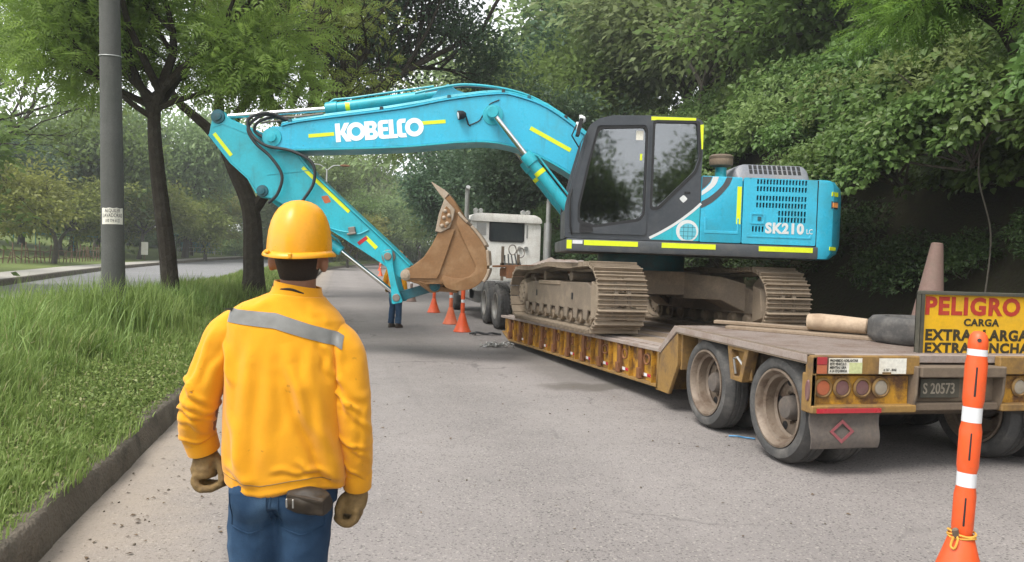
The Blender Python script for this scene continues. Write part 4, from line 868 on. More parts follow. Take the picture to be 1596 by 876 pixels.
# bonnet with louvres, air cleaner
hp = rpoly([(-.90, 2.86), (-.96, 3.08), (-1.06, 3.17), (-1.98, 3.17), (-2.07, 3.08), (-2.11, 2.86)], .05, 3)
mb = MB(); mb.loft([[(x, -.75 + .0, z) for x, z in hp], [(x, .38, z) for x, z in hp], [(-1.5 + (x + 1.5) * .99, .52, 2.86 + (z - 2.86) * .98) for x, z in hp], [(-1.5 + (x + 1.5) * .96, .64, 2.86 + (z - 2.86) * .36) for x, z in hp], [(-1.5 + (x + 1.5) * .96, .66, 2.86) for x, z in hp]])
hd = mb.build('bonnet', m_hood, exc, HF, ang=30)
for c in range(11):
    x = -1.19 - c * .072
    for t_ in (.22, .60):
        mb = MB(); mb.box((x, .52 + .12 * t_, 3.164 - .192 * t_), (.046, .072, .012), (-58, 0, 0)); mb.build('louvre', m_black, hd, HF)
mb = MB(); mb.cyl((-.78, .45, 2.8), (-.78, .45, 3.12), .085, 18); ac = mb.build('air_cleaner', m_teal2, exc, HF)
mb = MB(); mb.lathe([(.09, 0), (.165, .03), (.175, .06), (.175, .15), (.16, .175), (0, .18)], (-.78, .45, 3.11), (0, 0, 1), 24); mb.build('cleaner_cap', m_wood, ac, HF)
mb = MB(); mb.lathe([(.178, .13), (.18, .165), (.15, .19), (0, .195)], (-.78, .45, 3.11), (0, 0, 1), 24); mb.build('cleaner_lid', m_brown, ac, HF)
# ---- cab
cabo = [(1.60, 1.95), (1.61, 2.40), (1.47, 2.99), (1.37, 3.37), (1.30, 3.53), (1.17, 3.62), (.99, 3.665), (.48, 3.68), (-.18, 3.67), (-.27, 3.61), (-.275, 3.23), (-.265, 2.9), (-.27, 1.95)]
doorw = rpoly([(1.14, 3.48), (.55, 3.51), (.52, 3.45), (.52, 2.34), (.58, 2.25), (1.19, 2.14), (1.40, 2.20), (1.40, 2.40), (1.29, 2.97), (1.19, 3.40)], .04)
rearw = rpoly([(.40, 3.585), (-.18, 3.595), (-.225, 3.12), (-.17, 2.94), (.33, 2.42), (.40, 2.42)], .04)
mb = MB(); mb.prism(rpoly(cabo, .04, 2), 1.30, 1.36, 'y', holes=[doorw, rearw]); mb.prism(rpoly(cabo, .04, 2), .36, .40, 'y', holes=[doorw, rearw])
cabm = mb.build('cab', m_cab, exc, HF, ang=28)
mb = MB(); mb.prism(ribbon(sc2([(1.35, 3.40), (1.29, 3.52), (1.17, 3.61), (.99, 3.655), (.48, 3.67), (-.18, 3.66), (-.265, 3.60)], 3), .06), .402, 1.298, 'y'); mb.b2(-.27, -.22, .402, 1.298, 1.95, 2.75); mb.b2(-.27, 1.6, .402, 1.298, 1.95, 2.02); mb.b2(1.52, 1.60, .402, 1.298, 2.02, 2.35)
mb.build('cab_shell', m_cab, cabm, HF)
mb = MB(); mb.prism(doorw, 1.315, 1.323, 'y'); mb.build('door_window', m_glass, cabm, HF, smooth=False)
mb = MB(); mb.prism(rearw, 1.315, 1.323, 'y'); mb.build('rear_side_window', m_glass, cabm, HF, smooth=False)
mb = MB(); mb.prism(doorw, .376, .384, 'y'); mb.build('right_window', m_glass, cabm, HF, smooth=False)
mb = MB(); mb.prism(rearw, .376, .384, 'y'); mb.build('right_window', m_glass, cabm, HF, smooth=False)
mb = MB(); mb.prism([(1.565, 2.36), (1.43, 2.99), (1.34, 3.40), (1.347, 3.40), (1.437, 2.99), (1.573, 2.36)], .402, 1.298, 'y'); mb.build('windscreen', m_glass, cabm, HF, smooth=False)
mb = MB(); mb.b2(-.262, -.254, .402, 1.298, 2.76, 3.58); mb.build('rear_window', m_glass, cabm, HF)
# door outline, seals, handle, strips, decals
dr = rpoly([(1.555, 2.02), (1.56, 2.40), (1.42, 2.99), (1.31, 3.40), (1.22, 3.53), (1.0, 3.60), (.50, 3.62), (.475, 3.58), (.475, 2.02)], .05, 3)
dri = rpoly([(1.20, 3.515), (.53, 3.545), (.495, 3.47), (.495, 2.30), (.56, 2.21), (1.20, 2.10), (1.43, 2.16), (1.435, 2.40), (1.32, 2.99), (1.22, 3.42)], .05, 3)
mb = MB(); mb.prism(dr, 1.36, 1.378, 'y', holes=[dri]); door = mb.build('door', m_cab, cabm, HF, bev=.0)
mb = MB(); mb.prism(dri, 1.3605, 1.368, 'y', holes=[doorw]); mb.build('window_seal', m_black, cabm, HF)
mb = MB(); mb.prism(rpoly([(.435, 3.62), (-.215, 3.63), (-.262, 3.12), (-.2, 2.91), (.31, 2.375), (.435, 2.375)], .05), 1.3605, 1.366, 'y', holes=[rearw]); mb.build('window_seal', m_black, cabm, HF)
mb = MB(); mb.prism(rpoly([(1.40, 2.03), (1.40, 2.17), (1.22, 2.13), (1.22, 2.03)], .03), 1.378, 1.392, 'y', holes=[rpoly([(1.375, 2.055), (1.375, 2.14), (1.245, 2.115), (1.245, 2.055)], .02)]); mb.b2(1.24, 1.38, 1.381, 1.384, 2.05, 2.14); mb.build('door_handle', m_black, cabm, HF)
mb = MB(); mb.b2(-.16, .46, 1.3605, 1.364, 3.615, 3.665); mb.build('reflective_strip', m_strip, cabm, HF)
mb = MB(); mb.prism([(-.268, 3.58), (-.218, 3.57), (-.222, 3.23), (-.272, 3.24)], 1.3605, 1.3645, 'y'); mb.build('reflective_strip', m_strip, cabm, HF)
mb = MB(); mb.b2(.555, .655, 1.324, 1.326, 3.34, 3.47); mb.build('paper_notice', m_paper, cabm, HF)
mb = MB(); mb.b2(.56, .59, 1.324, 1.327, 3.06, 3.15); mb.build('reflective_tag', m_strip, cabm, HF)
mb = MB(); mb.prism(rpoly([(-.03, 2.60), (-.09, 2.545), (-.03, 2.485), (.03, 2.545)], .02), 1.3605, 1.363, 'y'); mb.build('diamond_sticker', m_greytxt, cabm, HF)
mb = MB(); mb.b2(-.12, -.04, 1.36, 1.37, 2.62, 2.645); mb.build('latch_slot', m_black, cabm, HF)
sw = sc2([(.43, 2.0), (.25, 2.10), (.05, 2.23), (-.15, 2.39), (-.265, 2.50)])
mb = MB(); mb.prism(sw + [(-.265, 1.965), (.40, 1.965)], 1.3605, 1.3622, 'y'); mb.build('blue_decal', m_teal2, cabm, HF)
mb = MB(); mb.prism(ribbon(sw, .035), 1.3625, 1.3636, 'y'); mb.build('white_swoosh', m_greytxt, cabm, HF)
gl_ = arcpts(-.10, 2.10, .155, 0, 345, 24); gl_ = [(max(-.264, x), max(1.967, z)) for x, z in gl_]
mb = MB(); mb.prism(gl_, 1.3638, 1.3648, 'y'); mb.build('globe_decal', m_greytxt, cabm, HF, smooth=False)
gl_ = [(max(-.262, x), max(1.969, z)) for x, z in arcpts(-.11, 2.09, .118, 0, 345, 24)]
mb = MB(); mb.prism(gl_, 1.3650, 1.3658, 'y'); mb.build('globe_decal', m_globe, cabm, HF, smooth=False)
for k in (-.06, 0, .06):
    mb = MB(); mb.b2(-.11 + k - .003, -.11 + k + .003, 1.366, 1.3666, 1.985, 2.185); mb.build('globe_line', m_tealdk, cabm, HF); mb = MB(); mb.b2(-.215, -.0, 1.366, 1.3668, 2.09 + k - .003, 2.09 + k + .003); mb.build('globe_line', m_tealdk, cabm, HF)
# cab interior, wiper, mirror, lamp
mb = MB(); mb.box((.35, .85, 2.45), (.5, .5, .14), (0, -4, 0)); mb.box((.10, .85, 2.85), (.14, .5, .75), (0, -10, 0)); mb.box((.04, .85, 3.28), (.1, .28, .18), (0, -8, 0)); mb.b2(.15, .55, .7, 1.0, 2.0, 2.4); mb.build('seat', m_black, cabm, HF, bev=.04, seg=2)
mb = MB(); mb.b2(.2, .75, .45, .58, 2.3, 2.6); mb.b2(.2, .75, 1.12, 1.24, 2.3, 2.6); mb.tube([(.7, 1.18, 2.6), (.78, 1.18, 2.85)], .02, 8); mb.tube([(.7, .5, 2.6), (.78, .5, 2.85)], .02, 8); mb.tube([(1.3, .85, 2.05), (1.12, .85, 2.8)], .015, 8); mb.build('control_console', m_skirt, cabm, HF)
mb = MB(); mb.tube([(1.02, 1.22, 3.5), (1.12, 1.2, 3.1), (1.14, 1.19, 2.7)], .014, 6); mb.build('grab_rail', m_galv, cabm, HF)
mb = MB(); mb.tube([(1.45, 1.38, 3.2), (1.56, 1.45, 3.35), (1.5, 1.47, 3.5)], .012, 6); mb.box((1.46, 1.46, 3.46), (.05, .14, .24), (0, -12, 0)); mb.build('mirror', m_black, cabm, HF, bev=.012)
for y in (.55, 1.1):
    mb = MB(); mb.lathe([(.035, -.05), (.065, 0), (.065, .03), (0, .035)], (1.40, y, 3.64), (1, 0, -.1), 14); mb.build('cab_lamp', m_greytxt, cabm, HF)
mb = MB(); mb.tube([(1.5, 1.36, 2.0), (1.53, 1.41, 2.1), (1.55, 1.41, 2.5), (1.52, 1.37, 2.62)], .012, 7); mb.build('grab_handle', m_black, cabm, HF)

# ---- undercarriage
mb = MB(); mb.cyl((0, 0, .80), (0, 0, 1.14), .70, 40); mb.build('slew_ring', m_tealdk, exc, UF, bev=.01)
mb = MB(); mb.b2(-.62, .62, -.85, .85, .50, .86)
for sx in (-1, 1):
    for sy in (-1, 1):
        mb.loft([[(sx * .35, sy * .25, .45), (sx * .35, sy * .85, .45), (sx * .35, sy * .85, .84), (sx * .35, sy * .25, .84)], [(sx * .72, sy * .75, .45), (sx * .72, sy * 1.3, .45), (sx * .72, sy * 1.3, .80), (sx * .72, sy * .75, .80)], [(sx * 1.02, sy * .95, .28), (sx * 1.02, sy * 1.5, .28), (sx * 1.02, sy * 1.5, .70), (sx * 1.02, sy * .95, .70)]])
mb.build('car_body', m_trackdk, exc, UF, bev=.01)
sh = MB(); hw = .35
sh.prism([(-hw, -.088), (hw, -.088), (hw, .084), (-hw, .084)], 0, .018, 'z', holes=[[(-.05, .05), (-.015, .05), (-.015, .078), (-.05, .078)], [(.015, .05), (.05, .05), (.05, .078), (.015, .078)]])
for yy, hh in ((-.074, .056), (-.010, .036), (.054, .036)): sh.prism([(yy - .012, .017), (yy + .012, .017), (yy + .006, .017 + hh), (yy - .006, .017 + hh)], -hw, hw, 'x')
shm = sh.mesh('track_shoe', m_track)
RF_, RR_, HL = .42, .455, 2.225
def track_path():
    pts = []
    yr, yf = -HL + RR_, HL - RF_
    for t in np.linspace(0, 1, 40)[:-1]: pts.append((yr + (yf - yr) * t, 0))                        # bottom, rear to front
    for a in np.linspace(-90, 90, 30)[:-1]: pts.append((yf + RF_ * math.cos(math.radians(a)), RF_ + .02 * (a + 90) / 180 + RF_ * math.sin(math.radians(a))))
    for t in np.linspace(0, 1, 40)[:-1]: pts.append((yf + (yr - yf) * t, 2 * RF_ + .02 + (2 * RR_ - 2 * RF_ - .02) * t - .035 * math.sin(math.pi * t * 2) ** 2 + .03 * math.sin(math.pi * t)))
    for a in np.linspace(90, 270, 30)[:-1]: pts.append((yr + RR_ * math.cos(math.radians(a)), RR_ + RR_ * math.sin(math.radians(a))))
    return pts
tp_ = np.array(track_path() + [track_path()[0]]); seg_l = np.r_[0, np.cumsum(np.hypot(*np.diff(tp_, axis=0).T))]
NS = 50; ss = (np.arange(NS) + .5) / NS * seg_l[-1]
ty_, tz_ = np.interp(ss, seg_l, tp_[:, 0]), np.interp(ss, seg_l, tp_[:, 1])
ty2, tz2 = np.interp((ss + .06) % seg_l[-1], seg_l, tp_[:, 0]), np.interp((ss + .06) % seg_l[-1], seg_l, tp_[:, 1]); ty0, tz0 = np.interp((ss - .06) % seg_l[-1], seg_l, tp_[:, 0]), np.interp((ss - .06) % seg_l[-1], seg_l, tp_[:, 1])
for side in (-1, 1):
    xc = side * 1.25
    # chain, frame, wheels
    cm = MB(); k_ = .93
    for dx in (-.09, .09):
        cm.tube([(xc + dx, y, z) for y, z in [(p[0] * .985, .455 + (p[1] - .455) * .90) for p in tp_[:-1:3]]], .045, 6, closed=True)
    tr = cm.build('track', m_trackdk, exc, UF)
    for i in range(NS):
        d = Vector((0, ty2[i] - ty0[i], tz2[i] - tz0[i])).normalized(); n = Vector((1, 0, 0)).cross(d) * -1   # outward
        n = Vector((0, d.z, -d.y)); m = Matrix((Vector((1, 0, 0)), d, n)).transposed()
        if m.determinant() < 0: m = Matrix((Vector((-1, 0, 0)), d, n)).transposed()
        fr = UF @ T(xc, ty_[i], tz_[i]) @ m.to_4x4() @ T(0, 0, -.03); inst('track_shoe', shm, tr, fr)
    mb = MB(); mb.prism([(-1.72, .26), (1.42, .26), (1.5, .60), (1.2, .64), (-1.5, .66), (-1.75, .58)], xc - .24, xc + .24, 'x'); tf = mb.build('track_frame', m_trackdk, exc, UF, bev=.015)
    mb = MB(); mb.b2(xc - .255, xc + .255, -.35, .75, .60, .665); mb.build('step', m_track, tf, UF, bev=.01)
    for yy in (-.95, .85): mb = MB(); mb.b2(xc - .243, xc + .243, yy, yy + .07, .40, .50); mb.build('frame_slot', m_black, tf, UF)
    mb = MB(); mb.prism([(-1.95, .22), (-1.70, .14), (-1.70, .68), (-1.90, .62)], xc - .25, xc + .25, 'x'); mb.build('idler_guard', m_track, tf, UF, bev=.01)
    for yy in np.linspace(-1.5, 1.4, 8):
        mb = MB(); mb.lathe([(.05, -.24), (.07, -.235), (.085, -.20), (.115, -.19), (.115, -.05), (.085, -.04), (.085, .04), (.115, .05), (.115, .19), (.085, .20), (.07, .235), (.05, .24)], (xc, float(yy), .175), (1, 0, 0), 16); mb.build('track_roller', m_track, tf, UF)
        mb = MB(); mb.prism([(-.07, .14), (.07, .14), (.10, .28), (-.10, .28)], -.255 if side < 0 else .235, -.235 if side < 0 else .255, 'x'); mb.build('roller_bracket', m_trackdk, tf, UF @ T(xc, float(yy), 0))
    for yy in (-.7, .6): mb = MB(); mb.lathe([(.04, -.2), (.075, -.19), (.075, .19), (.04, .2)], (xc, yy, .74), (1, 0, 0), 14); mb.build('carrier_roller', m_trackdk, tf, UF); 
    mb = MB(); mb.cyl((xc - .12, -HL + RR_, .455), (xc + .12, -HL + RR_, .455), .36, 32); mb.cyl((xc - .22, -HL + RR_, .455), (xc + .22, -HL + RR_, .455), .12, 20); mb.build('idler', m_trackdk, tf, UF, bev=.015)
    mb = MB()
    tooth = []
    for k in range(84):
        a = 2 * math.pi * k / 84; tooth.append((HL - RF_ + (.35 if k % 4 < 2 else .30) * math.cos(a), .43 + (.35 if k % 4 < 2 else .30) * math.sin(a)))
    mb.prism(tooth, xc - .04, xc + .04, 'x'); sp2 = mb.build('sprocket', m_trackdk, tf, UF)
    s_ = -1; mb = MB(); mb.lathe([(.25, 0), (.25, .12), (.225, .20), (.21, .215), (.06, .22), (.05, .23), (0, .235)], (xc - .02, HL - RF_, .43), (side, 0, 0), 28); mb.build('final_drive', m_track, tf, UF)
    for k in range(10):
        a = 2 * math.pi * k / 10; mb = MB(); c = Vector((xc - .02 + side * .21, HL - RF_ + .17 * math.cos(a), .43 + .17 * math.sin(a))); mb.cyl(c, c + Vector((side * .025, 0, 0)), .018, 6); mb.build('drive_bolt', m_trackdk, tf, UF)
# ------------------------------------------------------------------ vegetation
lf_vine = leaf_mat('vine leaves', (.072, .130, .030), (.175, .270, .075), .42, .45, (.27, .31, .15))
lf_small = leaf_mat('shrub leaves', (.075, .130, .034), (.170, .255, .075), .5, .45)
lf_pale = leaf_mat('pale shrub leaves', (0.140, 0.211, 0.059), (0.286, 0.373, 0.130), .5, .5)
lf_feather = leaf_mat('feathery leaves', (.150, .225, .045), (.300, .395, .095), .5, .6)
lf_bright = leaf_mat('bright feathery leaves', (0.115, 0.230, 0.040), (0.230, 0.380, 0.069), .5, .6)
lf_dark = leaf_mat('dark canopy leaves', (0.049, 0.091, 0.053), (0.114, 0.185, 0.091), .5, .35)
lf_yel = leaf_mat('yellow green leaves', (0.167, 0.207, 0.046), (0.322, 0.351, 0.092), .5, .5)
lf_mid = leaf_mat('mid green canopy leaves', (0.099, 0.160, 0.042), (0.215, 0.303, 0.088), .5, .5)
lf_grey = leaf_mat('grey green canopy leaves', (0.151, 0.213, 0.084), (0.286, 0.364, 0.151), .55, .5)
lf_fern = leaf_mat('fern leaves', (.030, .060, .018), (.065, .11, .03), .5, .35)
lf_grass = leaf_mat('grass blades', (.135, .205, .045), (.330, .420, .130), .5, .45, (.42, .40, .20))
m_bark = M('dark furrowed bark', (.036, .029, .022), .95, dirt=(.085, .075, .06), amt=.6, scale=5, fine=28, bump=1.0, bdist=.03, spec=.2)
m_bark2 = M('grey bark', (.085, .075, .06), .95, dirt=(.04, .036, .028), amt=.6, scale=4, fine=30, bump=.8, bdist=.02, spec=.2)

TPL = {
 'rhomb': (np.array([(0, 0, 0), (.5, .42, .10), (0, 1, -.06), (-.5, .42, .10)]), [(0, 1, 2, 3)]),
 'heart': (np.array([(0, 0, 0), (.42, .12, .10), (.50, .42, .12), (.24, .78, .03), (0, 1, -.14), (-.24, .78, .03), (-.50, .42, .12), (-.42, .12, .10)]), [(0, 1, 2, 3, 4), (0, 4, 5, 6, 7)]),
 'lance': (np.array([(0, 0, 0), (.5, .35, .06), (.32, .7, .0), (0, 1, -.15), (-.32, .7, .0), (-.5, .35, .06)]), [(0, 1, 2, 3), (0, 3, 4, 5)]),
}
def _frond(n=6):
    vs, fs = [], []
    for i in range(n):
        t = .12 + .86 * i / n; w = .5 * math.sin(math.pi * (.15 + .8 * i / n)) ; z = -.25 * t * t
        for s in (-1, 1):
            k = len(vs); vs += [(0, t, z), (s * w, t + .15, z - .06), (s * w * .5, t - .035, z - .01)]; fs.append((k, k + 1, k + 2) if s > 0 else (k, k + 2, k + 1))
    return np.array(vs), fs
TPL['frond'] = _frond()
def leaf_arrays(kind, P, D, N, L, W):
    tv, tf = TPL[kind]; n = len(P); m = len(tv)
    D = D / np.linalg.norm(D, axis=1, keepdims=True)
    S = np.cross(D, N); S /= np.linalg.norm(S, axis=1, keepdims=True) + 1e-9; U = np.cross(S, D)
    V = P[:, None, :] + S[:, None, :] * (tv[None, :, 0:1] * W[:, None, None]) + D[:, None, :] * (tv[None, :, 1:2] * L[:, None, None]) + U[:, None, :] * (tv[None, :, 2:3] * L[:, None, None])
    return V.reshape(-1, 3), tf, m, n
def np_mesh(name, parts, mat, tone=None):
    """parts: list of (verts, template faces, verts per leaf, count, tone per leaf)"""
    VV, LI, LS, TO = [], [], [], []; base = 0; lpos = 0
    for V, tf, m, n, to in parts:
        VV.append(V); TO.append(np.repeat(to, m))
        fl = np.concatenate([np.array(f) for f in tf]); off = (np.arange(n) * m + base)[:, None]
        LI.append((off + fl[None, :]).ravel()); ln = np.array([len(f) for f in tf]); st = np.concatenate([[0], np.cumsum(ln)[:-1]])
        LS.append((np.arange(n)[:, None] * ln.sum() + st[None, :] + lpos).ravel()); lpos += n * ln.sum(); base += len(V)
    VV = np.concatenate(VV); LI = np.concatenate(LI).astype(np.int32); LS = np.concatenate(LS).astype(np.int32)
    me = bpy.data.meshes.new(name); me.vertices.add(len(VV)); me.vertices.foreach_set('co', VV.astype(np.float32).ravel())
    me.loops.add(len(LI)); me.loops.foreach_set('vertex_index', LI); me.polygons.add(len(LS)); me.polygons.foreach_set('loop_start', LS)
    me.update(calc_edges=True); a = me.attributes.new('tone', 'FLOAT', 'POINT'); a.data.foreach_set('value', np.concatenate(TO).astype(np.float32))
    me.materials.append(mat); return me
def rdir(n, up=0.0):
    v = rng.normal(size=(n, 3)); v[:, 2] += up; return v / np.linalg.norm(v, axis=1, keepdims=True)

def skeleton(seed, trunk, r0, levels=3, nch=(3, 4), L0=3.0, spread=.9, up=.25, decay=.66, limbs=None, r1=.5):
    """trunk: list of points. returns MB of wood, list of twig anchors (pos, dir)"""
    R_ = random.Random(seed); mb = MB(); anchors = []
    tp = smooth_curve(trunk, 4); n = len(tp); rad = [r0 * (1 - .45 * i / (n - 1)) * (1.35 - .35 * min(1, i / 3)) for i in range(n)]
    mb.tube(tp, rad, 10)
    def grow(p, d, L, r, lev):
        pts = [p]; q = p.copy(); dd = d.copy(); k = 4
        for i in range(k):
            dd = (dd + Vector((R_.gauss(0, .16), R_.gauss(0, .16), R_.gauss(0, .12) + up * .12))).normalized(); q = q + dd * (L / k); pts.append(q.copy())
        mb.tube(pts, [r * (1 - .55 * i / k) for i in range(k + 1)], 7 if lev < 2 else 5, caps=False)
        if lev >= levels:
            for i in range(1, k + 1): anchors.append((pts[i], dd))
            return
        if lev >= levels - 1:
            for i in (2, 3): anchors.append((pts[i], dd))
        c = R_.randint(*nch)
        for i in range(c):
            t = R_.uniform(.45, 1.0) if i else 1.0; b = pts[min(k, int(t * k))]
            a = Vector((R_.gauss(0, 1), R_.gauss(0, 1), R_.gauss(0, .6))).normalized()
            nd = (dd + a * spread + Vector((0, 0, up))).normalized(); grow(b, nd, L * decay * R_.uniform(.75, 1.2), r * .5, lev + 1)
    if limbs:
        for s, e, f in limbs:
            s, e = Vector(s), Vector(e); grow(s, (e - s).normalized(), (e - s).length, r0 * f, 1)
    else:
        d = (tp[-1] - tp[-3]).normalized()
        for i in range(R_.randint(*nch) + 1):
            a = Vector((R_.gauss(0, 1), R_.gauss(0, 1), R_.gauss(0, .4))).normalized(); b = tp[-1 - (i % 3)]
            grow(b, (d + a * spread).normalized(), L0 * R_.uniform(.8, 1.2), r0 * r1, 1)
    return mb, anchors
def foliage(anchors, per, kind, L, W, sig, mat, name='crown', flat=.7, droop=.25, up=.8):
    A = np.array([tuple(a[0]) for a in anchors]); Dd = np.array([tuple(a[1]) for a in anchors]); n = len(A) * per
    off = rng.normal(size=(n, 3)) * sig; off[:, 2] *= flat
    P = np.repeat(A, per, 0) + off; D = np.repeat(Dd, per, 0) * .5 + off / (sig + 1e-6) * .5 + rng.normal(size=(n, 3)) * .5; D[:, 2] -= droop
    N = rdir(n, up * 2); Ls = L * rng.uniform(.6, 1.25, n); Ws = Ls * W
    clump = np.repeat(rng.uniform(0, 1, len(A)), per); to = np.clip(.55 * clump + .45 * rng.uniform(0, 1, n), 0, 1)
    V, tf, m, k = leaf_arrays(kind, P, D, N, Ls, Ws); return np_mesh(name, [(V, tf, m, k, to)], mat)
def tree(name, label, wood, crown, frame, bark, group=None, cat='tree', wname='trunk'):
    t = thing(name, label, cat, frame, group)
    inst(wname, wood, t, frame); inst('crown', crown, t, frame); return t

# ---- grass on the median
def grass(name, n, xr, yr, hr, w, label, z=med_h, lean=.5, dens=None):
    x = rng.uniform(*xr, n); y = yr[0] + (yr[1] - yr[0]) * rng.uniform(0, 1, n) ** 1.7
    tall = np.array([noise.noise((a * .8, b * .45, 7)) for a, b in zip(x, y)])
    keep = rng.uniform(0, 1, n) < np.clip(.75 + tall, .3, 1); x, y, tall = x[keep], y[keep], tall[keep]; n = len(x)
    x = x + np.array([cl_x(b) for b in y]); zz = np.array([z(a, b) for a, b in zip(x, y)])
    edge = np.clip((-1.50 - (x - np.array([cl_x(b) for b in y]))) / 1.7, .22, 1)
    tall2 = np.array([noise.noise((a * 2.6, b * 1.9, 17)) for a, b in zip(x, y)])
    H = rng.uniform(*hr, n) * (1 + .9 * np.clip(tall, -.5, .8) + .6 * np.clip(tall2, -.5, .8)) * edge
    wind = np.stack([.35 + .3 * tall, -.25 + .5 * np.array([noise.noise((a * .5, b * .5, 3)) for a, b in zip(x, y)]), np.zeros(n)], 1)
    az = rng.uniform(0, 2 * math.pi, n); ld = np.stack([np.cos(az), np.sin(az), np.zeros(n)], 1) * rng.uniform(.1, 1, n)[:, None] + wind * .3 + np.stack([tall2, -tall2, tall2 * 0], 1) * .7
    side = np.stack([-np.sin(az + rng.normal(0, .6, n)), np.cos(az), np.zeros(n)], 1); Wd = w * rng.uniform(.6, 1.3, n) * (1 + y / 14)
    P = np.stack([x, y, zz], 1); vs = []
    for t, ww in ((0, 1), (.38, .85), (.72, .6), (1, .04)):
        c = P + ld * (lean * H * t ** 2)[:, None]; c[:, 2] += H * (t - .32 * t ** 2.4 * np.linalg.norm(ld, axis=1) * lean * 1.6)
        vs += [c - side * (Wd * ww / 2)[:, None], c + side * (Wd * ww / 2)[:, None]]
    V = np.stack(vs, 1).reshape(-1, 3); tf = [(0, 1, 3, 2), (2, 3, 5, 4), (4, 5, 7, 6)]
    to = np.clip(.48 + .5 * tall - .55 * tall2 + rng.normal(0, .25, n), 0, .89); to[rng.uniform(0, 1, n) < .05] = 1.0
    me = np_mesh(name, [(V, tf, 8, n, to)], lf_grass); o = inst(name, me, None, I4); tag(o, label, 'grass', kind='stuff'); return o
grass('grass', 110000, (-5.15, -1.60), (2.2, 20), (.18, .50), .007, 'long bright green grass covering the near median')
grass('grass', 40000, (-5.15, -1.60), (18, 60), (.15, .36), .010, 'long grass covering the median further along the road')
grass('grass', 9000, (-1.80, -1.50), (2.5, 22), (.18, .50), .007, 'short grass tufts spilling over the near kerb')
grass('grass', 16000, (-5.15, -1.62), (2.2, 16), (.08, .30), .017, 'broad bladed weeds mixed into the near median grass', lean=.9)
n_ = 26000; cy_ = 2.2 + 15 * rng.uniform(0, 1, n_) ** 1.6; cx_ = -1.55 - np.abs(rng.normal(0, .55, n_)); P_ = np.stack([cx_, cy_, np.array([med_h(a, b) for a, b in zip(cx_, cy_)]) + rng.uniform(.01, .07, n_)], 1)
V_, tf_, mm_, kk_ = leaf_arrays('rhomb', P_, rdir(n_, .2), rdir(n_, 2.5), rng.uniform(.02, .05, n_), rng.uniform(.012, .028, n_))
o = inst('ground_cover', np_mesh('ground_cover', [(V_, tf_, mm_, kk_, np.clip(rng.normal(.5, .3, n_), 0, .97))], lf_grass), None, I4); tag(o, 'small leaved creeping weeds along the kerb edge', 'weeds', kind='stuff')
# broad tufts round pole and trunks
def tuft(cx_, cy_, n, r, hr):
    x = cx_ + rng.normal(0, r, n); y = cy_ + rng.normal(0, r, n); H = rng.uniform(*hr, n); az = rng.uniform(0, 6.283, n)
    ld = np.stack([np.cos(az), np.sin(az), np.zeros(n)], 1) * rng.uniform(.2, 1.1, n)[:, None]; side = np.stack([-np.sin(az), np.cos(az), np.zeros(n)], 1); Wd = .012 * rng.uniform(.6, 1.3, n)
    P = np.stack([x, y, np.array([med_h(a, b) for a, b in zip(x, y)])], 1); vs = []
    for t, ww in ((0, 1), (.38, .9), (.72, .6), (1, .04)):
        c = P + ld * (.6 * H * t ** 2)[:, None]; c[:, 2] += H * (t - .35 * t ** 2.4 * np.linalg.norm(ld, axis=1)); vs += [c - side * (Wd * ww / 2)[:, None], c + side * (Wd * ww / 2)[:, None]]
    return np.stack(vs, 1).reshape(-1, 3), [(0, 1, 3, 2), (2, 3, 5, 4), (4, 5, 7, 6)], 8, n, np.clip(.4 + rng.normal(0, .25, n), 0, .89)
for cx_, cy_, n, r, hr, lb in ((-3.1, 11.3, 1800, .45, (.45, .95), 'tall grass tuft round the foot of the concrete pole'), (-3.0, 14.8, 1200, .4, (.3, .7), 'tall grass tuft round the slim median trunk'), (-2.1, 18.8, 1200, .5, (.3, .75), 'tall grass tuft round the thick forked trunk'), (-4.3, 9.2, 1500, .8, (.4, .8), 'tall grass tuft at the median edge left of the pole')):
    o = inst('grass', np_mesh('grass_tuft', [tuft(cx_, cy_, n, r, hr)], lf_grass), None, I4); tag(o, lb, 'grass', kind='stuff')

# ---- trees of the median
wood, an = skeleton(11, [(-3.02, 15.05, .2), (-3.12, 15.08, 1.4), (-3.34, 15.18, 2.9), (-3.45, 15.24, 4.0), (-3.36, 15.25, 4.5)], .17, 4, (3, 4), spread=.9, up=.12, decay=.66,
                    limbs=[((-3.45, 15.24, 4.0), (-3.75, 15.3, 5.4), .55), ((-3.36, 15.25, 4.5), (-3.0, 15.0, 6.0), .6), ((-3.36, 15.25, 4.5), (-1.6, 14.4, 5.9), .5), ((-3.40, 15.24, 4.3), (-5.4, 14.3, 5.8), .5), ((-3.36, 15.25, 4.5), (-4.4, 13.2, 6.2), .45), ((-3.40, 15.25, 4.2), (-2.4, 16.4, 5.6), .45), ((-3.4, 15.25, 4.2), (-5.6, 16.0, 5.4), .45), ((-3.45, 15.24, 4.0), (-4.8, 14.6, 4.5), .35), ((-3.4, 15.25, 4.2), (-1.9, 15.0, 4.7), .35)])
tree('median_tree', 'slim leaning dark trunk with feathery green crown behind the pole', wood.mesh('trunk', m_bark), foliage(an, 5, 'frond', .40, .6, .34, lf_feather, flat=.5, droop=.35), I4, m_bark)
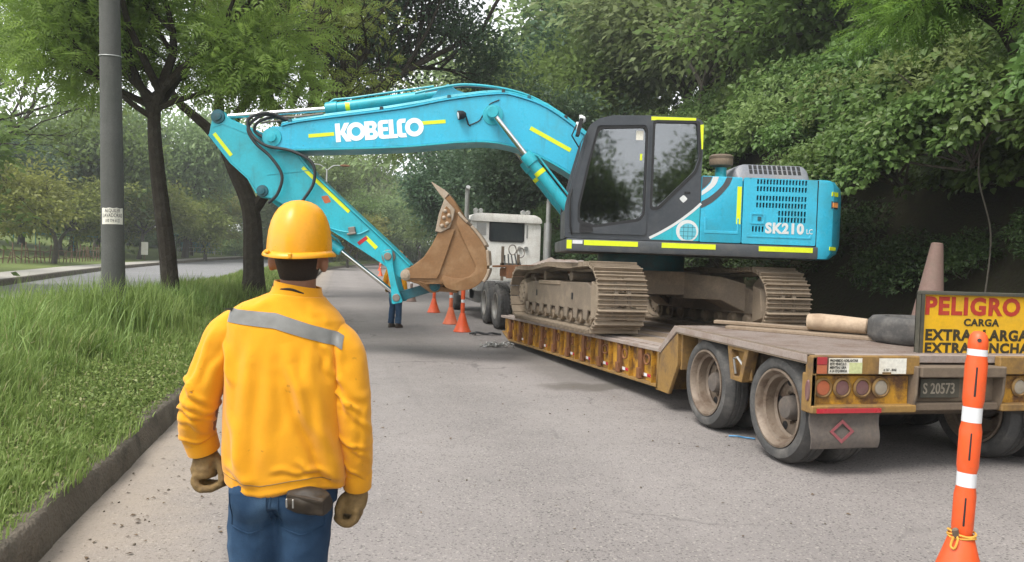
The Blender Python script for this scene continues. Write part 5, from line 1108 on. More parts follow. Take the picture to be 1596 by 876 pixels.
wood, an = skeleton(23, [(-1.98, 18.9, .2), (-2.02, 18.95, 1.4), (-2.12, 19.0, 2.6), (-2.5, 19.1, 3.5), (-2.8, 19.15, 4.2)], .27, 4, (3, 4), spread=.9, up=.2, decay=.68,
                    limbs=[((-2.1, 19.0, 2.5), (-1.3, 19.3, 5.2), .55), ((-2.8, 19.15, 4.2), (-3.4, 19.2, 6.3), .55), ((-2.8, 19.15, 4.2), (-1.9, 18.6, 6.6), .5), ((-2.7, 19.1, 4.0), (-4.6, 18.6, 6.0), .5), ((-1.3, 19.3, 5.2), (-.4, 19.0, 7.4), .4)])
tree('median_tree', 'thick dark forked trunk behind the arm end of the excavator', wood.mesh('trunk', m_bark), foliage(an, 2, 'frond', .36, .6, .30, lf_feather, flat=.6, droop=.3), I4, m_bark)
wood, an = skeleton(5, [(-1.5, 28.2, .2), (-1.45, 28.2, 3), (-1.47, 28.2, 5.6)], .42, 4, (3, 4), spread=.75, up=.2, decay=.62,
                    limbs=[((-1.47, 28.2, 5.2), (-2.3, 28.4, 9.4), .5), ((-1.47, 28.2, 5.4), (-3.4, 28.7, 10.6), .45), ((-1.47, 28.2, 5.5), (.5, 27.9, 11.2), .5), ((-1.47, 28.2, 5.5), (1.6, 27.6, 9.6), .5), ((-1.2, 28.2, 5.2), (2.6, 27.3, 9.3), .42), ((-.5, 28, 6.2), (3.8, 27.2, 11.2), .38), ((-1.47, 28.2, 5.0), (-4.5, 28.2, 8.2), .4), ((-1.4, 28.2, 5.4), (-.6, 28.0, 9.8), .45), ((-1.0, 28.1, 5.6), (1.0, 28.5, 8.6), .36), ((-.8, 28, 5.9), (2.2, 28.2, 10.6), .36), ((.2, 27.9, 7.0), (4.6, 27.0, 9.8), .3), ((-1.4, 28.2, 5.6), (-.2, 28.6, 12.0), .36), ((1.6, 27.6, 8.4), (4.2, 27.6, 8.6), .25)])
tree('spreading_tree', 'large spreading tree with dark radiating limbs above the boom', wood.mesh('trunk', m_bark), foliage(an, 20, 'rhomb', .20, .5, .50, lf_dark, flat=.6, droop=.1), I4, m_bark)

# ---- generic trees, built once per kind and copied
def generic(seed, h, r0, levels, L0, spread, up, per, kind, L, W, sig, mat, flat=.7, bark=m_bark2, nch=(3, 4), trunk_h=.35, decay=.66, bend=.3):
    R_ = random.Random(seed); tr = [(0, 0, -.3), (R_.gauss(0, bend), R_.gauss(0, bend), h * trunk_h * .5), (R_.gauss(0, bend), R_.gauss(0, bend), h * trunk_h)]
    w, a = skeleton(seed, tr, r0, levels, nch, L0, spread, up, decay); return w.mesh('trunk', bark), foliage(a, per, kind, L, W, sig, mat, flat=flat)
G = {}
G['flat'] = generic(31, 7, .16, 3, 2.6, 1.25, .02, 26, 'rhomb', .30, .5, .50, lf_yel, .32, nch=(3, 5), trunk_h=.38)
G['flat2'] = generic(34, 7, .16, 3, 2.5, 1.1, .05, 26, 'rhomb', .30, .5, .50, lf_yel, .40, nch=(3, 5), trunk_h=.34)
G['round'] = generic(37, 11, .28, 3, 3.6, 1.0, .12, 36, 'rhomb', .36, .55, .75, lf_mid, .7, nch=(4, 5), trunk_h=.28)
G['dark'] = generic(41, 13, .32, 3, 4.2, .95, .15, 38, 'rhomb', .42, .55, .85, lf_dark, .7, nch=(4, 5), trunk_h=.26)
G['grey'] = generic(43, 12, .25, 3, 3.9, .95, .15, 34, 'rhomb', .38, .5, .80, lf_grey, .8, nch=(4, 5), trunk_h=.25)
G['tall'] = generic(47, 16, .26, 3, 4.6, .65, .35, 34, 'rhomb', .40, .5, .80, lf_mid, .9, bark=m_bark, nch=(4, 5), trunk_h=.40)
G['sparse'] = generic(53, 9, .22, 4, 4.2, .8, .10, 5, 'rhomb', .26, .5, .30, lf_mid, .4, bark=m_bark, nch=(3, 4), trunk_h=.30, decay=.7)
def put(kind, x, y, s, rz, label, z=None, name='park_tree', group=None, sz=1.0):
    z = lawn_h(x, y) if z is None else z
    return tree(name, label, G[kind][0], G[kind][1], T(x, y, z - .1) @ RZ(rz) @ Matrix.Diagonal((s, s, s * sz, 1)), None, group)
put('flat', -18.6, 55.5, 1.15, 20, 'yellow green layered small tree left of the concrete pole')
put('flat2', -19.4, 80.4, 1.35, 130, 'pale layered park tree right of the concrete pole')
put('flat', -18.2, 101.7, 1.45, 200, 'pale flat topped park tree between the two median trunks', sz=.95)
put('flat2', -14.8, 90.3, 1.2, 280, 'small yellow green tree left of the thick forked trunk')
put('flat2', -23.5, 72.7, 1.2, 60, 'yellow green park tree just behind the concrete pole')
put('dark', -27.5, 69.7, .85, 0, 'dense dark tree at the left edge of the park')
put('round', -33.0, 89.3, 1.2, 80, 'mid green round tree far behind the bamboo fence')
put('round', -29.1, 101.1, 1.35, 170, 'round green tree far behind the concrete pole')
put('grey', -28.9, 114.4, 1.4, 40, 'tall grey green tree far behind the slim median trunk')
put('grey', -25.2, 118.7, 1.35, 220, 'grey green tree beyond the white handrail')
put('dark', -19.7, 125.7, 1.15, 300, 'dark tree beyond the park between the median trunks')
put('round', -21.5, 79, 1.35, 33, 'tall round tree rising behind the slim median trunk', sz=1.25)
put('grey', -17.5, 93, 1.5, 73, 'tall grey green tree rising left of the forked trunk', sz=1.2)
put('round', -27, 86, 1.5, 123, 'tall tree rising behind the concrete pole', sz=1.2)
put('dark', -30.5, 64.0, 1.0, 120, 'dark broad tree beyond the left picture edge in the park')
put('sparse', -18.2, 38.0, 1.25, 250, 'sparse tree with bare fine branches against the sky')
put('round', -12.6, 27.5, .80, 15, 'leafy tree overhanging the far carriageway at top left', z=.3)
FT = [(-3.0, 93, 'tall', .9), (2.0, 103, 'round', 1.1), (-6.3, 99, 'grey', 1.0), (-11.4, 110.4, 'round', 1.15), (4.5, 113, 'tall', 1.05), (8.2, 108, 'grey', 1.15), (10.0, 99, 'grey', .95), (-.5, 124, 'tall', 1.2), (12.5, 118, 'round', 1.3), (-7.5, 128, 'dark', 1.2), (6.5, 126, 'dark', 1.25), (17.5, 124, 'dark', 1.3), (.8, 82, 'flat2', 1.0), (-3.8, 74, 'flat', .95)]
LBL = ['tall slim tree at the end of the median', 'round tree in the middle of the distant wood', 'grey green tree at the left of the distant wood', 'round tree behind the worker helmet far away', 'tall tree near the centre of the distant wood', 'grey green tree left of the bucket far away', 'pale bushy tree just left of the bucket teeth', 'tallest tree at the back of the distant wood', 'large round tree far behind the bucket', 'dark tree at the back left of the distant wood', 'dark tree at the back of the distant wood', 'dark tree far behind the white truck', 'flat topped pale tree below the boom', 'yellow green tree beside the far median']
for i, ((x, y, k, s), lb) in enumerate(zip(FT, LBL)): put(k, x, y, s, i * 67, lb, z=cl_z(y), name='distant_tree', group='trees at the end of the road')

# ---- wooded bank on the right: shrubs, creepers, ferns and trees
def shrub_mesh(seed, rx, rz, lumps, n, kind, L, W, mat, droop=.45, lr=(.35, .6)):
    r_ = np.random.default_rng(seed); c = r_.normal(size=(lumps, 3)); c /= np.linalg.norm(c, axis=1, keepdims=True); c *= r_.uniform(.35, 1, (lumps, 1)) ** .6; c[:, 2] = np.abs(c[:, 2]) * .9 + .1
    C_ = c * np.array([rx, rx, rz]); lr_ = r_.uniform(*lr, lumps) * rx * .75; idx = r_.integers(0, lumps, n)
    o = r_.normal(size=(n, 3)); o[:, 2] = np.abs(o[:, 2]) * .8 + o[:, 2] * .35; o /= np.linalg.norm(o, axis=1, keepdims=True); rad = lr_[idx] * r_.uniform(.55, 1.08, n) ** .5
    P = C_[idx] + o * rad[:, None]; D = o * .7 + r_.normal(size=(n, 3)) * .45; D[:, 2] -= droop; N = o + r_.normal(size=(n, 3)) * .35 + np.array([0, 0, .9])
    Ls = L * r_.uniform(.55, 1.3, n); tone = np.clip(.5 * r_.uniform(0, 1, lumps)[idx] + .5 * r_.uniform(0, 1, n), 0, 1)
    V, tf, m, k = leaf_arrays(kind, P, D, N, Ls, Ls * W); crown = np_mesh('foliage', [(V, tf, m, k, tone)], mat)
    mb = MB(); R_ = random.Random(seed)
    for i in range(min(lumps, 9)):
        e = Vector(C_[i]); b = Vector((R_.gauss(0, .12), R_.gauss(0, .12), -.4)); md_ = (b + e) / 2 + Vector((R_.gauss(0, .15), R_.gauss(0, .15), .15)); mb.tube(smooth_curve([b, md_, e], 4), [.03 * (1 - .08 * j) for j in range(9)], 5)
    return mb.mesh('stem', m_bark2), crown
SH = {}
SH['vine'] = [shrub_mesh(100 + i, 1.25, 1.0, 26, 3700, 'heart', .112, .82, lf_vine) for i in range(3)]
SH['small'] = [shrub_mesh(120 + i, 1.3, 1.15, 30, 4200, 'lance', .105, .5, lf_small, droop=.2) for i in range(3)]
SH['pale'] = [shrub_mesh(140 + i, 1.3, 1.2, 30, 4200, 'lance', .12, .5, lf_pale, droop=.2) for i in range(3)]
SH['shade_tone'] = [shrub_mesh(180 + i, 1.3, 1.1, 30, 4200, 'lance', .10, .5, lf_fern, droop=.3) for i in range(2)]  # green shrub again in fern-dark leaves: shade of the low bank painted in
SH['fern'] = [shrub_mesh(160 + i, .9, .55, 12, 340, 'frond', .55, .30, lf_fern, droop=.5) for i in range(2)]
def where(y, d):
    a = 'at the right edge' if y < 8 else 'above the danger board' if y < 10.5 else 'behind the counterweight' if y < 13 else 'behind the engine hood' if y < 16.5 else 'right of the cab' if y < 20 else 'behind the cab' if y < 25 else 'behind the boom foot' if y < 31 else 'right of the truck' if y < 38 else 'behind the truck' if y < 47 else 'beyond the truck' if y < 56 else 'at the far bend'
    b = 'at the foot of' if d < 1 else 'low on' if d < 2.1 else 'a third up' if d < 3.3 else 'halfway up' if d < 5 else 'high on' if d < 7.2 else 'at the top of'
    return b + ' the bank ' + a
KN = {'shade_tone': 'shrub coloured dark for shade', 'vine': 'broad leaved creeper', 'small': 'dense green shrub', 'pale': 'pale green shrub', 'fern': 'dark fern'}
GRP = {'shade_tone': 'low bank shrubs with shade in the leaf colour', 'vine': 'creepers on the bank', 'small': 'green shrubs on the bank', 'pale': 'pale shrubs on the bank', 'fern': 'ferns along the bank foot'}
def put_shrub(kind, x, y, z, s, rz, label=None, tilt=0, grp=None):
    w, c = SH[kind][random.randrange(len(SH[kind]))]; fr = T(x, y, z) @ RY(tilt) @ RZ(rz) @ Matrix.Diagonal((s, s, s, 1))
    t = thing('fern' if kind == 'fern' else 'shrub', label or KN[kind] + ' ' + where(y, x - bank_x0(y)), 'fern' if kind == 'fern' else 'shrub', fr, grp or GRP[kind])
    inst('stem', w, t, fr); inst('foliage', c, t, fr); return t
R8 = random.Random(8)
y = 5.5
while y < 66:
    step = 1.25 + .022 * y
    for d, s0 in ((.5, .55), (1.5, .8), (2.6, .95), (4.0, 1.1), (5.8, 1.3), (8.5, 1.6)):
        yy = y + R8.uniform(-.6, .6); dd = d + R8.uniform(-.3, .3); z = bank_h(dd, yy); x = bank_x0(yy) + dd
        if d < 1:
            if yy > 12 or R8.random() < .8: put_shrub('fern' if (yy < 30 and R8.random() < .8) else 'small', x, yy, z - .1, s0 * R8.uniform(.8, 1.2), R8.uniform(0, 360))
            continue
        p = R8.random()
        near = yy < 24
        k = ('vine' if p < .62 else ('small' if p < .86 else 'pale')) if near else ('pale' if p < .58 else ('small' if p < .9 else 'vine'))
        if d < 2 and yy < 34: k = 'shade_tone'; s0 = .6 if yy < 11 else s0                # shade of the hollow beside the trailer, put into darker leaf colour
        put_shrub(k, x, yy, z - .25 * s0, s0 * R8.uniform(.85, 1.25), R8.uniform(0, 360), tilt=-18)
    y += step
# creepers overhanging the hollow behind the counterweight
for i, (x, y, z, s) in enumerate(((8.2, 11.3, 3.0, .72), (8.4, 10.2, 3.3, .8), (8.7, 9.2, 3.5, .85), (8.0, 12.6, 2.5, .75), (9.0, 8.0, 3.7, .9), (9.0, 6.9, 4.0, .95))):
    put_shrub('vine', x, y, z, s, 50 * i, ('leafy creeper overhanging just behind the counterweight', 'broad leaved creeper hanging above the dark hollow', 'creeper hanging above the dirty traffic cone', 'creeper leaning out beside the air cleaner', 'creeper hanging above the danger board', 'creeper at the right edge above the danger board')[i], tilt=-30)
# trees growing on and above the bank
def bank_tree(kind, y, d, s, rz, label, sz=1.0): put(kind, bank_x0(y) + d, y, s, rz, label, z=bank_h(d, y) - .3, name='bank_tree', sz=sz)
BT = [('round', 7, 6.0, .75, 10, 'dark leafed tree on the bank at the right edge'), ('round', 10.5, 8.5, .85, 90, 'round tree high on the bank above the danger board'), ('dark', 14, 10, .85, 200, 'dark tree high on the bank behind the counterweight'), ('round', 18.5, 7.5, .8, 310, 'round tree on the bank above the engine hood'), ('grey', 23, 9, .95, 20, 'pale grey green tree on the bank above the cab'), ('grey', 28, 6.5, .9, 140, 'pale bushy tree on the bank left of the cab'), ('grey', 34, 8, 1.0, 260, 'grey green tree on the bank above the boom bend'), ('round', 40, 5.5, 1.0, 60, 'round tree on the bank beyond the boom'), ('dark', 46, 7, 1.0, 170, 'dark tree on the bank above the white truck'), ('grey', 52, 5, 1.35, 330, 'pale tree on the bank right of the spreading tree'), ('grey', 44, 9, 1.45, 30, 'tall pale tree behind the boom bend'), ('grey', 37, 12, 1.5, 95, 'tall pale tree on the crest above the boom'), ('grey', 60, 2.2, 1.65, 200, 'tallest pale tree at the far bend above the boom'), ('dark', 33, 2.5, .55, 100, 'low dark tree at the bank foot behind the truck cab'), ('dark', 40, 1.6, .62, 210, 'low dark tree at the bank foot beyond the truck'), ('dark', 48, 1.8, .68, 10, 'low dark tree leaning over the road beyond the truck'), ('dark', 57, 1.5, .75, 120, 'dark tree at the far bend of the bank'), ('grey', 66, 1.5, .8, 75, 'pale tree at the far bend left of the bucket tip'), ('round', 30, 14, 1.2, 0, 'tall round tree on the crest behind the cab'), ('grey', 20, 17, 1.2, 45, 'tall pale tree on the crest at upper right')]
for k, y, d, s, rz, lb in BT: bank_tree(k, y, d, s, rz, lb)
wood, an = skeleton(71, [(10.6, 9.4, 3.2), (10.0, 9.4, 4.6), (9.3, 9.3, 5.4)], .10, 3, (3, 4), spread=.8, up=.05, decay=.7,
                    limbs=[((9.3, 9.3, 5.4), (8.3, 9.0, 5.6), .6), ((9.3, 9.3, 5.4), (8.6, 8.3, 5.8), .5), ((9.5, 9.3, 5.2), (8.9, 10.2, 6.0), .5), ((10, 9.4, 4.6), (9.4, 8.0, 5.0), .5), ((9.3, 9.3, 5.4), (8.4, 9.7, 6.4), .5), ((9.6, 9.3, 5.3), (9.4, 8.4, 6.4), .5)])
tree('feathery_tree', 'bright feathery leaved branches hanging over at upper right', wood.mesh('trunk', m_bark), foliage(an, 14, 'frond', .34, .40, .22, lf_bright, flat=.55, droop=.35), I4, m_bark)
for i, pts in enumerate(([(8.5, 8.6, 3.9), (8.45, 8.6, 3.0), (8.7, 8.6, 2.2), (8.6, 8.55, 1.3)], [(8.9, 7.9, 4.2), (8.7, 7.9, 3.2), (9.0, 7.85, 2.4), (8.8, 7.9, 1.9)], [(8.7, 7.4, 2.8), (8.5, 7.3, 2.2), (8.9, 7.2, 1.8), (9.1, 7.1, 1.6)])):
    o = MB().tube(smooth_curve(pts, 6), .012, 5).build('liana', m_bark2); tag(o, ('thin dry vine hanging in the hollow left of the others', 'long dry vine hanging in the hollow above the danger board', 'short dry vine curling at the right edge of the hollow')[i], 'vine')

# undergrowth closing the far end of the road and the back of the park
R9 = random.Random(9)
for i in range(26):
    x = -14 + i * 1.35 + R9.uniform(-.5, .5); y = 112 + R9.uniform(-6, 8); put_shrub(('small', 'pale')[i % 2], x, y, cl_z(y) - .5, R9.uniform(2.2, 3.2), R9.uniform(0, 360), ('green', 'pale green')[i % 2] + ' shrub in the undergrowth closing off the far end of the road', grp='undergrowth at the road end')
for i in range(22):
    x = -58 + i * 2.1 + R9.uniform(-.6, .6); y = 118 + R9.uniform(-6, 10); put_shrub('small', x, y, lawn_h(x, y) - .5, R9.uniform(2.6, 3.8), R9.uniform(0, 360), 'dark shrub in the hedge at the back of the park', grp='hedge at the back of the park')
# the avenue goes on behind the camera: these trees show as reflections in the cab glass
for i, (k, x, y, s) in enumerate((('round', -4.5, -18, .9), ('round', -2.6, -27, 1.0), ('dark', -17, -25, 1.1), ('round', 5.5, -33, 1.15), ('dark', -9, -42, 1.2))):
    put(k, x, y, s, 50 * i, ('avenue tree behind the viewer reflected in the cab door', 'second avenue tree behind the viewer reflected in cab glass', 'dark tree behind the viewer to the left', 'tree over the road far behind the viewer', 'dark tree far behind the viewer on the left')[i], z=.2, name='avenue_tree')
# ------------------------------------------------------------------ pole, lamps, cones, fences, things on the road
PF = T(-3.045, 11.45, .25) @ Matrix.Rotation(math.atan2(.16, 3.94), 4, (0, -1, 0)) @ Matrix.Rotation(-math.atan2(.15, 3.94), 4, 'X')
pole = thing('utility_pole', 'grey weathered concrete utility pole standing in the long median grass', 'pole', PF)
mb = MB(); n = 24; rings = []
for k in range(n + 1):
    z = 9.5 * k / n; r = .155 - .0048 * z
    rings.append([(r * (1 + .02 * noise.noise((math.cos(a) * 2, math.sin(a) * 2, z))) * math.cos(a), r * (1 + .02 * noise.noise((math.cos(a) * 2, math.sin(a) * 2, z))) * math.sin(a), z) for a in np.linspace(0, 2 * math.pi, 25)[:-1]])
mb.loft(rings); mb.build('shaft', m_conc, pole, PF, ang=60)
mb = MB(); mb.tube([(.142 * math.cos(a), .142 * math.sin(a), 4.02 + .02 * math.sin(a)) for a in np.linspace(0, 2 * math.pi, 25)[:-1]], .008, 6, closed=True); mb.build('wire_band', m_silver, pole, PF)
PB = PF @ RZ(15); pr_ = .1505
def bend(me, r, z0):
    for v in me.vertices:
        a = v.co.x / r - math.pi / 2; rr = r + v.co.z; v.co = (rr * math.cos(a), rr * math.sin(a), z0 + v.co.y)
    me.update(); return me
mb = MB(); vs, fs = [], []; n = 17
for i in range(n):
    for w in (0, 1): vs.append((-.15 + .30 * i / (n - 1) + .0, -.0 + .225 * w + .004 * math.sin(i * 1.3) * w, .0))
for i in range(n - 1): fs.append((2 * i, 2 * i + 2, 2 * i + 3, 2 * i + 1))
mb.add(vs, fs); po = inst('poster', bend(mb.mesh('poster', m_paper), pr_, 1.66), pole, PB)
for i, s in enumerate(('ALQUILER', 'LAVADORAS', '310 774 6122')):
    inst('print', bend(text_mesh(s, (.072, .075, .062)[i], m_ink, .0, .0005, .62 if i < 2 else .55, 'CENTER'), pr_ + .002, 1.66 + .165 - .068 * i), po, PB)

lampo = thing('street_lamp', 'double armed street lamp far off in the median', 'street lamp', T(-1.2, 62, .2))
mb = MB(); mb.tube([(-1.2, 62, .2), (-1.2, 62, 8.3)], [.10, .06], 12); mb.build('post', m_silver, lampo)
for s in (-1, 1):
    mb = MB(); mb.tube(smooth_curve([(-1.2, 62, 8.2), (-1.2 + s * .5, 62, 8.6), (-1.2 + s * 1.1, 62, 8.65)], 5), .04, 8); am = mb.build('lamp_arm', m_silver, lampo)
    mb = MB(); mb.ball((-1.2 + s * 1.4, 62, 8.66), .34, 12, (1.25, .5, .28)); mb.build('lamp_head', m_rust, lampo)

def delineator(name, label, frame, mt, group=None, cord=False, z0=.40, base_r=.19):
    t = thing(name, label, 'delineator', frame, group)
    mb = MB(); mb.lathe([(base_r, 0), (base_r + .005, .015), (base_r - .01, .03), (base_r * .62, .19), (.075, .33), (.055, .40), (.05, .41)], n=28); mb.build('base', mt if not cord else m_orange, t, frame, ang=45)
    pr = [(.043, .40), (.047, .415), (.052, .45), (.053, .60), (.046, .64), (.045, .705), (.052, .735), (.0535, .90), (.046, .94), (.0455, 1.01), (.052, 1.045), (.053, 1.21), (.047, 1.25), (.0465, 1.28), (.049, 1.295), (.047, 1.32), (.040, 1.345), (.025, 1.362), (.0, 1.366)]
    pr = [(r * .88, z) for r, z in pr]; mb = MB(); mb.lathe(pr, n=26); po_ = mb.build('post', mt, t, frame, ang=45)
    for a, b, r in ((.64, .705, .0468), (.94, 1.01, .0472), (1.25, 1.28, .0478)):
        mb = MB(); mb.lathe([(r * .885, a), (r * .885, b)], n=26, caps=False); mb.build('reflective_band', m_refl, t, frame)
    return t
CF = T(2.836, 2.893, 0) @ Vector((.077, .022, 1.36)).to_track_quat('Z', 'Y').to_matrix().to_4x4()
c0 = delineator('delineator_post', 'orange delineator post with white bands and knotted cord in the foreground', CF, m_orange, cord=True)
cd = (Vector((0, 0, 0)) - Vector((2.836, 2.893, 0))); cdir = CF.to_3x3().inverted() @ cd; az = math.degrees(math.atan2(cdir.y, cdir.x)) + 5
SF = CF @ RZ(az)
for a, b in ((.46, .595), (.765, .895), (1.06, 1.20)):                     # moulded slots seen edge-on to the camera
    mb = MB(); mb.box((.0440, 0, (a + b) / 2), (.008, .011, b - a)); mb.build('slot', m_black, c0, SF, bev=.0035)
mb = MB(); mb.tube([(.0385, 0, 1.322), (.0445, 0, 1.323)], .009, 12); mb.build('eyelet', m_black, c0, SF)
m_cord = M('yellow cord', (.62, .33, .05), .8, var=.15)
for k in range(3):
    mb = MB(); mb.tube([((.056 + .003 * math.sin(3 * a + k)) * math.cos(a), (.056 + .003 * math.sin(2 * a)) * math.sin(a), .405 + .009 * k + .006 * math.sin(2 * a + k * 2)) for a in np.linspace(0, 2 * math.pi, 25)[:-1]], .005, 6, closed=True); mb.build('cord', m_cord, c0, SF)
mb = MB(); mb.tube(smooth_curve([(.055, -.025, .42), (.07, -.02, .40), (.07, -.03, .36), (.062, -.045, .37), (.06, -.03, .43)], 5), .005, 6); mb.build('cord_end', m_cord, c0, SF)
mb = MB(); mb.box((.06, -.03, .43), (.02, .03, .05), (20, 10, 30)); mb.build('knot', m_brown, c0, SF, bev=.008)
for i, (x, y, mt, lb) in enumerate(((2.65, 16.23, m_orange, 'bright orange delineator post nearest the front end of the trailer deck'), (2.66, 18.07, m_orangef, 'faded orange delineator post below the middle of the bucket'), (2.70, 21.75, m_orange, 'orange delineator post below the left end of the bucket'), (2.51, 26.8, m_cone, 'dull brown delineator post behind the bucket link'), (3.0, 45, m_orange, 'nearest of the far delineators left of the link'), (3.05, 58, m_orange, 'second of the far delineators left of the link'), (3.1, 74, m_orange, 'third of the far delineators left of the link'), (3.6, 92, m_orange, 'farthest delineator on the bend'))):
    delineator('delineator_post', lb, T(x + cl_x(y), y, cl_z(y)), mt, 'delineators along the closed lane')

# strap, chain heap and litter on the asphalt
st_ = MB()
for k in range(3):
    pts = smooth_curve([(2.70 + .05 * k, 15.55 - .06 * k, .03), (2.85, 15.48 + .04 * k, .06), (3.0 + .03 * k, 15.5, .03), (3.15, 15.42 + .05 * k, .05), (3.28 + .04 * k, 15.5 - .03 * k, .03)], 6); st_.tube(pts, .022, 6)
o = st_.build('ratchet_strap', m_black); tag(o, 'dark twisted strap dropped on the road beside truck wheels', 'strap'); o['kind'] = 'stuff'; del o['kind']
ch = thing('chain', 'dusty heap of chain lying on the road beside the trailer', 'chain', T(2.84, 13.46, 0))
lnk = MB(); lnk.tube([(.024 * math.cos(a) * (1.0), .040 * math.sin(a), 0) for a in np.linspace(0, 2 * math.pi, 13)[:-1]], .009, 5, closed=True); lkm = lnk.mesh('chain_link', m_galv)
for k in range(46): inst('chain_link', lkm, ch, T(2.84 + random.gauss(0, .12), 13.46 + random.gauss(0, .07), .02 + abs(random.gauss(0, .028))) @ Euler((random.uniform(-1.2, 1.2), random.uniform(-1.2, 1.2), random.uniform(0, 6))).to_matrix().to_4x4())
m_blue = M('blue plastic', (.05, .22, .42), .5)
mb = MB(); mb.tube(smooth_curve([(3.66, 6.46, .012), (3.72, 6.41, .02), (3.78, 6.40, .01), (3.86, 6.33, .012)], 4), .008, 6); o = mb.build('plastic_scrap', m_blue); tag(o, 'small blue plastic scrap on the road between trailer wheels', 'litter')
# grit, twigs and dead leaves along the gutter
n = 420; P = np.stack([np.where(rng.uniform(size=n) < .75, -1.40 + np.abs(rng.normal(0, .45, n)), rng.uniform(-1, 4.5, n)), 2 + 14 * rng.uniform(0, 1, n) ** 1.4, np.full(n, .006)], 1)
az_ = rng.uniform(0, 6.28, n); D = np.stack([np.cos(az_), np.sin(az_), rng.uniform(0, .25, n)], 1); Ls = rng.uniform(.012, .045, n)
V, tf, m_, k_ = leaf_arrays('rhomb', P, D, rdir(n, 4), Ls, Ls * .55); m_lit = M('dead leaf litter', (.10, .065, .035), .9, var=.4)
o = inst('leaf_litter', np_mesh('leaf_litter', [(V, tf, m_, k_, rng.uniform(0, 1, n))], m_lit), None, I4); tag(o, 'dead leaves and grit scattered along the gutter', 'litter', kind='stuff')
mb = MB()
for k in range(260):
    x = -1.40 + abs(random.gauss(0, .5)) if k < 150 else random.uniform(-.8, 4); y = 2.3 + 12 * random.random() ** 1.5; s = random.uniform(.004, .012)
    mb.box((x, y, s * .35), (s, s * random.uniform(.7, 1.4), s * .8), (random.uniform(0, 40), random.uniform(0, 40), random.uniform(0, 360)))
o = mb.build('gravel', m_kerb); tag(o, 'loose grit and small stones on the asphalt', 'gravel', kind='stuff')

# park: bamboo fence, teal rail, white handrail, small notice
def rail_fence(name, label, cat, A, B_, nposts, mat, h, rails, pr, rr, lean=0):
    A, B_ = Vector(A), Vector(B_); t = thing(name, label, cat, T(*A))
    for i in range(nposts):
        p = A + (B_ - A) * (i / (nposts - 1)); z = lawn_h(p.x, p.y); hh = h * (1 + lean * random.uniform(-.35, .5)); q_ = (p.x + lean * random.gauss(0, .1), p.y, z + hh)
        MB().tube([(p.x, p.y, z - .1), q_], pr, 6).build('post', mat, t)
    for f in rails:
        pts = []
        for i in range(nposts):
            p = A + (B_ - A) * (i / (nposts - 1)); pts.append((p.x, p.y, lawn_h(p.x, p.y) + h * f + lean * random.gauss(0, .05)))
        MB().tube(pts, rr, 6).build('rail', mat, t)
rail_fence('bamboo_fence', 'brown bamboo fence along the park beyond the far pavement', 'fence', (-19.6, 46.5, 0), (-18.8, 66.0, 0), 34, m_bamboo, 1.0, (.35, .8), .035, .03, 1)
rail_fence('pipe_rail', 'long teal pipe rail in the park behind the bamboo fence', 'rail', (-28.5, 66, 0), (-25.0, 90, 0), 8, m_tealrail, 1.7, (1.0,), .04, .09)
rail_fence('handrail', 'pale metal handrail in the park between the median trunks', 'rail', (-19.0, 97, 0), (-14.9, 114, 0), 9, m_silver, 1.0, (.5, 1.0), .035, .035)
nb = thing('notice_board', 'small white notice on a stake under the park trees', 'sign', T(-18.0, 77.0, 0)); z = lawn_h(-18, 77)
MB().tube([(-18, 77, z - .1), (-18, 77, z + 1.5)], .04, 8).build('stake', m_bamboo, nb); MB().b2(-18.3, -17.7, 76.94, 76.97, z + .55, z + 1.75).build('panel', m_paper, nb)
hut = thing('park_shelter', 'low teal roofed shelter in the park behind the thick trunk', 'shelter', T(-19.5, 112, 0)); z = lawn_h(-19.5, 112)
for dx in (-2.5, 2.5):
    for dy in (-1.5, 1.5): MB().tube([(-19.5 + dx, 112 + dy, z - .2), (-19.5 + dx, 112 + dy, z + 2.3)], .07, 8).build('post', m_silver, hut)
MB().prism([(-22.6, z + 2.25), (-19.5, z + 3.2), (-16.4, z + 2.25), (-16.4, z + 2.15), (-19.5, z + 3.08), (-22.6, z + 2.15)], 110, 114, 'y').build('roof', m_tealrail, hut)
MB().b2(-21.9, -17.1, 113.4, 113.5, z, z + 1.5).build('back_wall', m_tealrail, hut)
# ------------------------------------------------------------------ people
from mathutils.bvhtree import BVHTree
def remesh(mb, voxel, name, mat, smooth=6, fac=.5):
    me = mb.mesh(name, None, smooth=False); o = bpy.data.objects.new('tmp', me); COL.objects.link(o)
    r = o.modifiers.new('r', 'REMESH'); r.mode = 'VOXEL'; r.voxel_size = voxel
    s = o.modifiers.new('s', 'SMOOTH'); s.iterations = smooth; s.factor = fac
    dg = bpy.context.evaluated_depsgraph_get(); out = bpy.data.meshes.new_from_object(o.evaluated_get(dg)); bpy.data.objects.remove(o)
    out.name = name; out.polygons.foreach_set('use_smooth', [True] * len(out.polygons)); out.materials.clear(); out.materials.append(mat); return out
def ering(c, a, b, n=28, tilt=0, p=2.3):
    r = []
    for k in range(n):
        t = 2 * math.pi * k / n; cx_, sx_ = math.cos(t), math.sin(t)
        x = a * math.copysign(abs(cx_) ** (2 / p), cx_); y = b * math.copysign(abs(sx_) ** (2 / p), sx_); r.append((c[0] + x, c[1] + y, c[2] + tilt * x))
    return r
